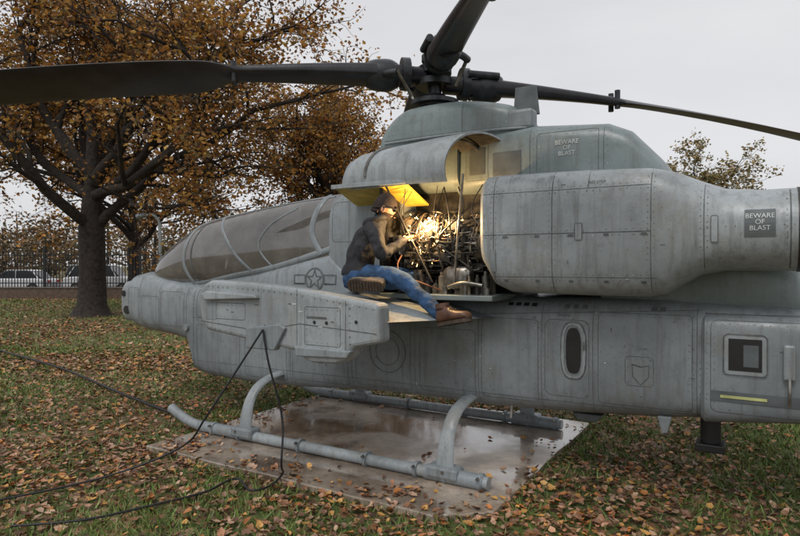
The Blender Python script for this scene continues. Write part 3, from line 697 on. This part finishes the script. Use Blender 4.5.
def boot(heel,toe,up,mat,nm,sc=1.0):
    heel=Vector(heel); toe=Vector(toe); d=(toe-heel); L=d.length; d.normalize(); u=Vector(up); u=(u-d*u.dot(d)).normalized(); s=d.cross(u)
    S=[(-.02,.030,.05),(.03,.038,.10),(.15,.042,.125),(.33,.042,.115),(.5,.045,.080),(.7,.052,.062),(.88,.048,.055),(.97,.036,.042),(1.0,.015,.025)]
    n=16; V=[]
    for t_,w,h in S:
        p=heel+d*L*t_; w*=sc; h*=sc
        for k in range(n):
            t=2*math.pi*k/n; ca,sa=math.cos(t),math.sin(t)
            V.append(p+s*w*math.copysign(abs(ca)**.8,ca)+u*(h/2+h/2*math.copysign(abs(sa)**.8,sa)))
    F=[(r*n+k,r*n+(k+1)%n,(r+1)*n+(k+1)%n,(r+1)*n+k) for r in range(len(S)-1) for k in range(n)]+[tuple(range(n)),tuple((len(S)-1)*n+k for k in range(n))]
    mobj(nm,V,F,mat,P0,angle=80)
    g=Geo(); out=((-.03,.028),(.05,.042),(.25,.043),(.45,.044),(.7,.056),(.9,.050),(1.0,.025))
    poly=[heel+d*L*t+s*w*sc for t,w in out]+[heel+d*L*t-s*w*sc for t,w in reversed(out)]
    m_=len(poly); g.add([p-u*.022 for p in poly]+[p+u*.006 for p in poly],[tuple(range(m_)),tuple(range(2*m_-1,m_-1,-1))]+[(i,(i+1)%m_,m_+(i+1)%m_,m_+i) for i in range(m_)])
    for t_ in np.linspace(.06,.92,11):   # tread bars
        w_=.036*sc if t_<.6 else .043*sc; p=heel+d*L*t_-u*.0225; q0=p-s*w_; q1=p+s*w_
        g.add([q0-d*.006,q1-d*.006,q1+d*.006,q0+d*.006,q0-d*.006-u*.006,q1-d*.006-u*.006,q1+d*.006-u*.006,q0+d*.006-u*.006],[(0,1,2,3),(4,5,6,7),(0,1,5,4),(1,2,6,5),(2,3,7,6),(3,0,4,7)])
    g.obj(nm+'_sole',M['sole'],P0,angle=50)
    c=heel+d*L*.17+u*.10*sc; V,F=tube_geo([c,c+u*.04],.05*sc,16); mobj(nm+'_cuff',V,F,mat,P0)
    g=Geo()
    for t in (.36,.44,.52,.60): 
        h={.36:.115,.44:.098,.52:.082,.60:.074}[t]*sc; p=heel+d*L*t+u*h; g.add(*tube_geo([p-s*.022,p+u*.006,p+s*.022],.004,6))
    g.obj(nm+'_laces',M['sole'],P0)
boot((1.12,-1.09,1.285),(1.41,-1.15,1.345),(-.45,.1,.9),M['boot'],'right_boot',1.12)
boot((.63,-1.165,1.575),(.33,-1.235,1.585),(-.1,.93,.36),M['boot2'],'left_boot',1.1)

arcm,n_,l_,b_=newmat('arc_glow'); b_.inputs['Emission Color'].default_value=(1,.75,.38,1); b_.inputs['Emission Strength'].default_value=60; b_.inputs['Base Color'].default_value=(1,.8,.5,1)
arc=empty('welding_arc',HLOC,HR)
g=Geo(); g.add(*tube_geo([(.76,-.68,2.05),(.775,-.675,2.065),(.79,-.67,2.08),(.80,-.665,2.085)],[.006,.024,.024,.006],12)); g.obj('arc',arcm,arc)
spm,n_,l_,b_=newmat('spark_glow'); b_.inputs['Emission Color'].default_value=(1,.50,.13,1); b_.inputs['Emission Strength'].default_value=14
g=Geo()
for i in range(110):
    a=random.uniform(0,6.28); e=random.uniform(-1.4,.8); r=.02+.30*random.random()**2; d=Vector((math.cos(a)*math.cos(e)*.7,math.sin(a)*math.cos(e)*.35-.25,math.sin(e)))
    p=Vector((.78,-.69,2.07))+d*r; p.z-=r*r*.8; g.add(*tube_geo([p,p+d*random.uniform(.005,.03)],random.uniform(.0010,.0026),4))
g.obj('sparks',spm,arc)
ld=bpy.data.lights.new('arc_light','POINT'); ld.energy=46; ld.color=(1,.62,.26); ld.shadow_soft_size=.03
lo=bpy.data.objects.new('arc_light',ld); link(lo,arc); lo.location=(.84,-.80,2.12)

# ================================================================== SETTING
GZ=-.045
m,n,l,b=newmat('ground_leaf_litter')
tc=n.new('ShaderNodeTexCoord')
def N(t,**k):
    x=n.new(t)
    for a,v in k.items(): x.inputs[a].default_value=v
    return x
vor=N('ShaderNodeTexVoronoi',Scale=16.0); l.new(tc.outputs['Object'],vor.inputs['Vector'])
sep=n.new('ShaderNodeSeparateColor'); l.new(vor.outputs['Color'],sep.inputs[0])
rp=n.new('ShaderNodeValToRGB'); e=rp.color_ramp.elements; e[0].position=0; e[0].color=(.05,.03,.018,1); e[1].position=1; e[1].color=(.36,.22,.13,1)
for p,c in ((.3,(.12,.06,.03,1)),(.55,(.24,.12,.055,1)),(.8,(.29,.17,.10,1))): x=e.new(p); x.color=c
l.new(sep.outputs[0],rp.inputs['Fac'])
gn=N('ShaderNodeTexNoise',Scale=60.0,Detail=6.0); l.new(tc.outputs['Object'],gn.inputs['Vector'])
gr=n.new('ShaderNodeValToRGB'); gr.color_ramp.elements[0].position=.35; gr.color_ramp.elements[0].color=(.035,.05,.012,1); gr.color_ramp.elements[1].position=.7; gr.color_ramp.elements[1].color=(.15,.19,.045,1); l.new(gn.outputs['Fac'],gr.inputs['Fac'])
cov=N('ShaderNodeTexNoise',Scale=.55,Detail=8.0,Roughness=.7); l.new(tc.outputs['Object'],cov.inputs['Vector'])
th=n.new('ShaderNodeMath'); th.operation='ADD'; l.new(cov.outputs['Fac'],th.inputs[0])
t2=n.new('ShaderNodeMath'); t2.operation='MULTIPLY'; t2.inputs[1].default_value=.42; l.new(sep.outputs[1],t2.inputs[0]); l.new(t2.outputs[0],th.inputs[1])
mr=n.new('ShaderNodeMapRange'); mr.inputs['From Min'].default_value=.71; mr.inputs['From Max'].default_value=.79; l.new(th.outputs[0],mr.inputs['Value'])
mx=n.new('ShaderNodeMix'); mx.data_type='RGBA'; l.new(mr.outputs[0],mx.inputs['Factor']); l.new(gr.outputs[0],mx.inputs['A']); l.new(rp.outputs[0],mx.inputs['B'])
l.new(mx.outputs['Result'],b.inputs['Base Color']); b.inputs['Roughness'].default_value=.85
bp=N('ShaderNodeBump',Strength=.5,Distance=.03); l.new(gn.outputs['Fac'],bp.inputs['Height']); l.new(bp.outputs['Normal'],b.inputs['Normal'])
mobj('ground',[(-400,-60,GZ),(400,-60,GZ),(400,600,GZ),(-400,600,GZ)],[(0,1,2,3)],m,smooth=False)
m,n,l,b=newmat('wet_concrete')
tc=n.new('ShaderNodeTexCoord')
z1=N('ShaderNodeTexNoise',Scale=1.5,Detail=10.0,Roughness=.7); z2=N('ShaderNodeTexNoise',Scale=40.0,Detail=5.0); z3=N('ShaderNodeTexNoise',Scale=1.1,Detail=6.0)
for z in (z1,z2,z3): l.new(tc.outputs['Object'],z.inputs['Vector'])
r1=n.new('ShaderNodeValToRGB'); e=r1.color_ramp.elements; e[0].position=.34; e[0].color=(.13,.10,.08,1); e[1].position=.66; e[1].color=(.54,.48,.41,1); x=e.new(.5); x.color=(.34,.285,.23,1)
l.new(z1.outputs['Fac'],r1.inputs['Fac'])
mx=n.new('ShaderNodeMix'); mx.data_type='RGBA'; mx.blend_type='MULTIPLY'; mx.inputs['Factor'].default_value=.6; l.new(r1.outputs[0],mx.inputs['A']); l.new(z2.outputs['Fac'],mx.inputs['B'])
mul=n.new('ShaderNodeMix'); mul.data_type='RGBA'; mul.blend_type='MULTIPLY'; mul.inputs['Factor'].default_value=1; mul.inputs['B'].default_value=(1.7,1.67,1.62,1); l.new(mx.outputs['Result'],mul.inputs['A'])
wm=n.new('ShaderNodeMapRange'); wm.inputs['From Min'].default_value=.45; wm.inputs['From Max'].default_value=.58; wm.inputs['To Min'].default_value=1; wm.inputs['To Max'].default_value=.15; l.new(z3.outputs['Fac'],wm.inputs['Value'])
wc=n.new('ShaderNodeMix'); wc.data_type='RGBA'; wc.blend_type='MULTIPLY'; wc.inputs['B'].default_value=(.60,.58,.57,1); l.new(wm.outputs[0],wc.inputs['Factor']); l.new(mul.outputs['Result'],wc.inputs['A']); l.new(wc.outputs['Result'],b.inputs['Base Color'])
l.new(wm.outputs[0],b.inputs['Coat Weight']); b.inputs['Coat Roughness'].default_value=.06; b.inputs['Coat IOR'].default_value=1.6
mr=n.new('ShaderNodeMapRange'); mr.inputs['From Min'].default_value=.48; mr.inputs['From Max'].default_value=.60; mr.inputs['To Min'].default_value=.05; mr.inputs['To Max'].default_value=.38; l.new(z3.outputs['Fac'],mr.inputs['Value']); l.new(mr.outputs[0],b.inputs['Roughness'])
bp=N('ShaderNodeBump',Strength=.08,Distance=.01); l.new(z2.outputs['Fac'],bp.inputs['Height']); l.new(bp.outputs['Normal'],b.inputs['Normal'])
pp=[]
for (a,b_) in (((-1.8,-1.62),(1.35,-1.62)),((1.35,-1.62),(1.68,-1.35)),((1.68,-1.35),(1.68,1.45)),((1.68,1.45),(-1.8,1.45)),((-1.8,1.45),(-1.8,-1.62))):
    for i in range(14): pp.append((a[0]+(b_[0]-a[0])*i/14+random.uniform(-.012,.012),a[1]+(b_[1]-a[1])*i/14+random.uniform(-.012,.012)))
k_=len(pp); pad=mobj('concrete_pad',[(x,y,-.09) for x,y in pp]+[(x,y,0) for x,y in pp],[tuple(range(k_)),tuple(range(k_,2*k_))]+[(i,(i+1)%k_,k_+(i+1)%k_,k_+i) for i in range(k_)],m,None,smooth=False); bevel(pad,.01)
pad.location=HLOC; pad.rotation_euler=(0,0,HR)

def inpad(X,Y):
    dx=X-HLOC[0]; dy=Y-HLOC[1]; c,s=math.cos(-HR),math.sin(-HR)
    return dx*c-dy*s, dx*s+dy*c
cover=lambda X,Y: .52+.2*np.sin(X*1.1+1.3*np.sin(Y*.7))+.18*np.sin(Y*1.3+X*.5+2)+.16*np.sin(X*2.9-Y*2.1)+.1*np.sin(X*6.1+Y*5.3)+np.clip((Y-6.0)/4,0,.3)-np.clip((Y-10.5)/5,0,.28)-.07*(X>.6)
PAL=np.array([(.42,.24,.15),(.36,.17,.09),(.24,.11,.05),(.12,.06,.035),(.46,.30,.20),(.42,.16,.045),(.30,.18,.11),(.50,.27,.08),(.17,.09,.055)])
def leaves(name,X,Y,Z,S,pal,mat,flat=True,nr=6,parent=None):
    N_=len(X); k=nr
    ang=rng.uniform(0,2*np.pi,N_); tx=rng.normal(0,.28 if flat else 1.2,N_); ty=rng.normal(0,.28 if flat else 1.2,N_)
    nv=np.stack([tx,ty,np.ones(N_) if flat else rng.normal(0,1,N_)],1); nv/=np.linalg.norm(nv,axis=1)[:,None]+1e-9
    ref=np.stack([np.cos(ang),np.sin(ang),np.zeros(N_)],1); u=ref-nv*np.sum(ref*nv,1)[:,None]; u/=np.linalg.norm(u,axis=1)[:,None]+1e-9; v=np.cross(nv,u)
    C=np.stack([X,Y,Z],1); Vs=np.zeros((N_,k+1,3)); Vs[:,0]=C-nv*(S*.12)[:,None]
    for i in range(k):
        a=2*np.pi*i/k; rr_=S*rng.uniform(.32,.62,N_)*(1.15 if i==0 else 1)*(1.0 if i%2==0 else .8)
        Vs[:,i+1]=C+u*(rr_*np.cos(a))[:,None]+v*(rr_*np.sin(a)*.8)[:,None]+nv*(S*rng.uniform(-.08,.22,N_))[:,None]
    base=(np.arange(N_)*(k+1))[:,None]
    F=np.concatenate([np.stack([base[:,0],base[:,0]+1+i,base[:,0]+1+(i+1)%k],1) for i in range(k)])
    col=pal[rng.integers(0,len(pal),N_)]*rng.uniform(.65,1.25,N_)[:,None]
    return trimesh(name,Vs.reshape(-1,3),F,np.repeat(col,k+1,axis=0),mat,parent)
leafmat=attrmat('fallen_leaf',.5)
Xs=[];Ys=[]
for (y0,y1,den) in ((2.2,6,400),(6,12,230),(12,18,110),(18,32,45)):
    A=( (y1**2-y0**2)/2*2*.88+2*2*(y1-y0)); N_=int(A*den)
    Y=np.sqrt(rng.uniform(y0**2,y1**2,N_)); X=rng.uniform(-1,1,N_)*(.88*Y+1.2)
    keep=rng.uniform(0,1,N_)<np.clip(cover(X,Y)*1.25-.08,.10,1); Xs.append(X[keep]);Ys.append(Y[keep])
X=np.concatenate(Xs);Y=np.concatenate(Ys)
lx,ly=inpad(X,Y); onp=(lx>-1.8)&(lx<1.68)&(ly>-1.62)&(ly<1.45)&(lx-ly<2.98)
edge=np.minimum.reduce([lx+1.8,1.68-lx,ly+1.62,1.45-ly,(2.98-lx+ly)*.7])+.12*np.sin(lx*5)+.1*np.sin(ly*7+1)
keep=(~onp)|(rng.uniform(0,1,len(X))<np.where(edge<.16,.8,np.where(edge<.34,.14,.03)))
X,Y,onp=X[keep],Y[keep],onp[keep]
S=rng.uniform(.035,.080,len(X))*np.where(Y>10,1.4,1)
leaves('fallen_leaves',X,Y,np.where(onp,.012,GZ+.022+rng.uniform(0,.02,len(X))),S,PAL,leafmat,nr=5)
Y=np.concatenate([np.sqrt(rng.uniform(2.2**2,13**2,220000)),np.sqrt(rng.uniform(13**2,31**2,100000))]); N_=len(Y); X=rng.uniform(-1,1,N_)*(.85*Y+1.0)
cv=cover(X,Y); keep=rng.uniform(0,1,N_)<np.clip(1.2-cv*1.2,.15,1); X,Y=X[keep],Y[keep]
lx,ly=inpad(X,Y); k=~((lx>-1.80)&(lx<1.68)&(ly>-1.62)&(ly<1.45)&(lx-ly<2.98)); X,Y=X[k],Y[k]; N_=len(X)
a=rng.uniform(0,6.28,N_); h=rng.uniform(.03,.085,N_); w=rng.uniform(.003,.006,N_)*(1+Y/7); ln=rng.normal(0,.035,(N_,2))
Vs=np.zeros((N_,3,3)); Vs[:,0]=np.stack([X-w*np.cos(a),Y-w*np.sin(a),np.full(N_,GZ)],1); Vs[:,1]=np.stack([X+w*np.cos(a),Y+w*np.sin(a),np.full(N_,GZ)],1); Vs[:,2]=np.stack([X+ln[:,0],Y+ln[:,1],GZ+h],1)
col=np.array([(.13,.20,.04),(.18,.25,.06),(.20,.20,.07),(.09,.14,.03)])[rng.integers(0,4,N_)]*rng.uniform(.7,1.3,N_)[:,None]
trimesh('grass',Vs.reshape(-1,3),np.arange(N_*3).reshape(-1,3),np.repeat(col,3,axis=0),attrmat('grass_blade',.5))

bark=simple('tree_bark',(.030,.023,.018),.9,var=.6,scale=9,bump=.9,bscale=14)
leafm=attrmat('tree_leaf',.6,.35); leafo=attrmat('far_tree_leaf',.7)
TP=np.array([(.40,.17,.03),(.48,.25,.05),(.28,.11,.025),(.14,.07,.03),(.54,.32,.07),(.20,.14,.05),(.36,.20,.07),(.45,.20,.03)])
def tree(name,loc,height,spread,trunk_r,fork,nl,leafN,leafS,seed,pal=TP,lev=4,mat=None):
    rd=random.Random(seed); e=empty(name,loc); g=Geo(); L=[]
    def seg(p,d,length,r0,r1,steps,jit,up):
        P=[p.copy()];Rr=[r0]
        for i in range(steps):
            d=(d+Vector((rd.gauss(0,jit),rd.gauss(0,jit),rd.gauss(0,jit)+up))).normalized()
            p=p+d*length/steps; P.append(p.copy()); Rr.append(r0+(r1-r0)*(i+1)/steps)
        return P,Rr,d
    def grow(p,d,length,r,level):
        steps={1:7,2:5,3:4,4:3}.get(level,3)
        P,Rr,d2=seg(p,d,length,r,r*.42,steps,.16+.04*level,.05 if level<3 else -.01)
        g.add(*tube_geo(P,Rr,[0,8,6,4,3][min(level,4)],cap=False))
        if level>=lev:
            for q in P[1:]: L.append(q)
            return
        nch={1:7,2:6,3:5}[level]
        for i in range(nch):
            t=.25+.75*(i+rd.random())/nch; k=t*steps; i0=min(int(k),steps-1); q=P[i0].lerp(P[i0+1],k-i0)
            dd=(P[i0+1]-P[i0]).normalized(); ax=dd.orthogonal().normalized(); ax.rotate(Matrix.Rotation(rd.uniform(0,6.28),3,dd))
            nd=(dd*rd.uniform(.5,.9)+ax*rd.uniform(.6,1)+Vector((0,0,.12))).normalized()
            grow(q,nd,length*rd.uniform(.42,.6),Rr[i0]*.55,level+1)
        if level<lev: grow(P[-1],d2,length*.5,Rr[-1],level+1)
    tp=[Vector((0,0,-.1)),Vector((0,0,.12)),Vector((.02,0,.4)),Vector((.03,.02,fork*.5)),Vector((.0,.03,fork)),Vector((.05,0,fork+height*.18)),Vector((.0,.1,fork+height*.38))]
    g.add(*tube_geo(tp,[trunk_r*1.9,trunk_r*1.4,trunk_r*1.08,trunk_r*.95,trunk_r*.95,trunk_r*.6,trunk_r*.38],14,cap=False))
    for i in range(nl):
        a=2*math.pi*i/nl+rd.uniform(-.35,.35); z=fork+height*.38*rd.random()**1.1*(i/nl*.7+.3) if i else fork
        el=rd.uniform(.25,.75)+ (z-fork)/height*1.2
        d=Vector((math.cos(a)*math.cos(el),math.sin(a)*math.cos(el),math.sin(el)))
        grow(Vector((0,0,z)),d,spread*rd.uniform(.8,1.1),trunk_r*rd.uniform(.34,.5),1)
    grow(tp[-1],Vector((0,0,1)),height*.42,trunk_r*.38,1)
    g.obj('trunk_and_branches',bark,e,angle=80)
    Lp=np.array([tuple(q) for q in L])
    # leaves gather on some twigs and leave others bare, so sky shows through
    cl=rng.uniform(0,1,len(Lp))**2.2*(np.sin(Lp[:,0]*1.3+1)*np.sin(Lp[:,1]*1.1)*np.sin(Lp[:,2]*1.5)*.6+.75); cl/=cl.sum()
    idx=rng.choice(len(Lp),leafN,p=cl); C=Lp[idx]+rng.normal(0,.16*spread/6,(leafN,3))
    leaves('foliage',C[:,0],C[:,1],C[:,2],rng.uniform(.6,1.3,leafN)*leafS,pal,mat or leafm,flat=False,nr=4,parent=e)
    return e
tree('autumn_tree',(-10.8,21,GZ),9.5,6.8,.46,2.9,10,47000,.155,11)
tree('autumn_tree',(-3.4,29,GZ),9,4.6,.30,2.6,9,25000,.165,5)
tree('autumn_tree',(-16,36,GZ),10,6,.36,2.6,8,12000,.22,8,mat=leafo)
tree('autumn_tree',(21.6,47,GZ),7.4,5.2,.25,2.2,9,24000,.24,21,pal=np.array([(.25,.2,.07),(.18,.16,.06),(.33,.22,.08)]),mat=leafo)
g=Geo(); cs=[]
for i in range(80):
    x=rng.uniform(-95,95); y=rng.uniform(80,110); hgt=rng.uniform(7,12) if x<-12 else rng.uniform(3,5.5)
    g.add(*tube_geo([(x,y,-.1),(x+.2,y,hgt*.5),(x,y,hgt*.9)],[.25,.18,.05],5,cap=False))
    m_=650; q=rng.normal(0,1,(m_,3)); q/=np.linalg.norm(q,axis=1)[:,None]; q*=rng.uniform(.3,1,(m_,1))**.5
    cs.append(q*np.array([hgt*.45,hgt*.45,hgt*.46])+np.array([x,y,hgt*.46])+rng.normal(0,.3,(m_,3)))
C=np.concatenate(cs); dt=empty('distant_trees'); g.obj('trunks',bark,dt)
leaves('foliage',C[:,0],C[:,1],C[:,2],rng.uniform(.3,.75,len(C)),np.array([(.2,.12,.06),(.16,.12,.07),(.26,.15,.06),(.12,.11,.06)]),leafo,flat=False,nr=4,parent=dt)

wallm=simple('brown_brick_wall',(.11,.075,.055),.85,var=.3,scale=5)
box('boundary_wall',-60,8,32,32.3,GZ-.1,.50,wallm,None,.02); box('wall_coping',-60,8,31.96,32.34,.50,.56,simple('stone_coping',(.15,.13,.11),.8),bpy.data.objects['boundary_wall'],.01)
iron=simple('black_iron',(.010,.010,.011),.5)
fe=empty('iron_fence'); g=Geo()
for x in np.arange(-60,8,.16): g.add(*box_geo(x-.02,x+.02,32.13,32.155,.56,2.55))
for z in (.75,2.25): g.add(*box_geo(-60,8,32.12,32.165,z,z+.05))
for x in np.arange(-60,8,2.56): g.add(*box_geo(x-.06,x+.06,32.09,32.19,.56,2.75))
g.obj('railings',iron,fe,smooth=False)
asp=simple('asphalt',(.05,.05,.052),.7,scale=2)
mobj('car_park',[(-70,34,GZ+.004),(30,34,GZ+.004),(30,62,GZ+.004),(-70,62,GZ+.004)],[(0,1,2,3)],asp,smooth=False)
def car(loc,rz,col,kind=0):
    e=empty('parked_car',loc,rz); pm=simple('car_paint',col,.25,.1,var=.03,bump=0)
    hb=.95 if kind==0 else 1.05; hr=1.46 if kind==0 else 1.78
    low=[(-2.3,.35),(-2.32,.62),(-2.2,.80),(-1.2,hb),(1.55,hb),(2.2,hb-.05),(2.3,.7),(2.28,.35)]
    prism('body',low,-.9,.9,pm,e,bv=.10)
    cab=[(-1.15,hb-.03),(-.35,hr-.06),(-.1,hr),(1.0,hr),(1.3,hr-.08),(1.95,hb-.03)] if kind==0 else [(-1.2,hb-.03),(-.6,hr-.08),(-.4,hr),(1.7,hr),(1.95,hr-.1),(2.2,hb-.03)]
    prism('cabin',cab,-.74,.74,simple('car_glass',(.02,.025,.03),.08,bump=0),e,bv=.08)
    rf=[(cab[1][0]+.02,hr-.05),(cab[2][0],hr+.02),(cab[3][0],hr+.02),(cab[4][0]-.02,hr-.05)]
    prism('roof',rf,-.70,.70,pm,e,bv=.02)
    for x in (cab[0][0]+.2,.35,cab[-1][0]-.25):
        for s in (-1,1):
            V,F=tube_geo([(x,s*.80,hb),(x*.72+.1,s*.74,hr-.03)],.035,6); mobj('pillar',V,F,pm,e)
    for x in (-1.42,1.42):
        for s in (-1,1):
            V,F=tube_geo([(x,s*.70,.33),(x,s*.92,.33)],.33,20); mobj('tyre',V,F,M['black'],e)
            V,F=tube_geo([(x,s*.90,.33),(x,s*.935,.33)],.20,14); mobj('wheel',V,F,M['metal'],e)
    for s in (-.6,.6):
        box('headlamp',-2.335,-2.2,s-.18,s+.18,.60,.74,simple('lamp_glass',(.8,.8,.8),.1,bump=0),e,.02); box('tail_lamp',2.2,2.32,s-.18,s+.18,.68,.84,simple('tail_lens',(.5,.02,.02),.2,bump=0),e,.02)
car((-24.3,38,GZ+.004),R(5),(.72,.73,.75)); car((-19.2,39,GZ+.004),R(185),(.7,.71,.72),1); car((-15.4,44,GZ+.004),R(92),(.55,.08,.05)); car((-29,39,GZ+.004),R(0),(.2,.22,.25),1); car((-12.0,42,GZ+.004),R(90),(.65,.66,.68),1); car((-33,45,GZ+.004),R(8),(.6,.6,.62))
sl=empty('street_lamp',(-8.55,20.5,GZ)); galv=simple('galvanised_steel',(.33,.36,.36),.4,.5)
tube('pole',[(.35,0,0),(.35,0,1.5),(.35,0,2.9),(.30,0,3.3),(.10,0,3.5),(-.15,0,3.48)],[.07,.06,.055,.05,.05,.05],galv,sl,n=14); tube('base',[(.35,0,0),(.35,0,.25)],.13,galv,sl,n=14,sub=1)
tube('lamp_head',[(-.12,0,3.5),(-.22,0,3.49),(-.4,0,3.44),(-.5,0,3.4)],[.05,.10,.11,.04],galv,sl,n=14)

att=l2w((-.20,-1.69,1.22)); cab=simple('black_cable',(.012,.012,.014),.5,bump=0); gz=GZ+.05
tube('power_cable',[(-8.6,12.9,gz+.02),(-8.05,12.07,gz+.03),(-5.67,10.0,gz+.03),(-3.77,8.08,gz+.02),(-2.68,7.0,gz+.02),(-2.0,6.36,.02),(-1.3,5.9,.02),(-.7,5.6,.02)],.017,cab,n=8)
tube('power_cable',[(-4.2,4.0,gz),(-3.3,4.3,gz),(-2.9,4.5,gz),(-2.35,4.85,gz+.04),(-1.8,4.95,.25),(-1.55,4.85,.55),tuple(att)],.0085,cab,n=8)
tube('power_cable',[tuple(att),(att.x+.05,att.y-.02,.95),(att.x+.16,att.y-.02,.5),(att.x+.17,att.y-.1,.15),(-.98,5.0,.012),(-1.02,4.72,.012),(-1.15,4.6,.02),(-1.34,4.88,.012),(-1.5,4.6,gz),(-1.8,4.35,gz),(-2.16,4.1,gz),(-2.6,4.0,gz)],.0085,cab,n=8,sub=8)

# ================================================================== SKY, LIGHT, CAMERA
w=bpy.data.worlds.new('World'); scene.world=w; w.use_nodes=True; n=w.node_tree.nodes; l=w.node_tree.links; bg=n['Background']
sky=n.new('ShaderNodeTexSky'); sky.sky_type='NISHITA'; sky.sun_disc=False; sky.sun_elevation=R(52); sky.sun_rotation=R(205)
tc=n.new('ShaderNodeTexCoord'); mp=n.new('ShaderNodeMapping'); mp.inputs['Scale'].default_value=(1,1,3); l.new(tc.outputs['Generated'],mp.inputs['Vector'])
nz=n.new('ShaderNodeTexNoise'); nz.inputs['Scale'].default_value=1.6; nz.inputs['Detail'].default_value=6; l.new(mp.outputs[0],nz.inputs['Vector'])
rp=n.new('ShaderNodeValToRGB'); rp.color_ramp.elements[0].position=.3; rp.color_ramp.elements[0].color=(6.7,6.7,6.95,1); rp.color_ramp.elements[1].position=.75; rp.color_ramp.elements[1].color=(8.4,8.35,8.45,1)
l.new(nz.outputs['Fac'],rp.inputs['Fac'])
mx=n.new('ShaderNodeMix'); mx.data_type='RGBA'; mx.inputs['Factor'].default_value=.93; l.new(sky.outputs[0],mx.inputs['A']); l.new(rp.outputs[0],mx.inputs['B']); l.new(mx.outputs['Result'],bg.inputs['Color'])
bg.inputs['Strength'].default_value=.10
sd=bpy.data.lights.new('sun','SUN'); sd.energy=1.5; sd.angle=R(25); sd.color=(1,.97,.93)
so=bpy.data.objects.new('sun',sd); scene.collection.objects.link(so); so.rotation_euler=Vector((.42,.70,-1.05)).to_track_quat('-Z','Y').to_euler()
cd=bpy.data.cameras.new('camera'); cd.lens=27; cd.sensor_width=36; cd.clip_end=2000; cd.clip_start=.05
co=bpy.data.objects.new('camera',cd); scene.collection.objects.link(co); co.location=(0,0,1.75); co.rotation_euler=(R(90-.3),0,0); scene.camera=co
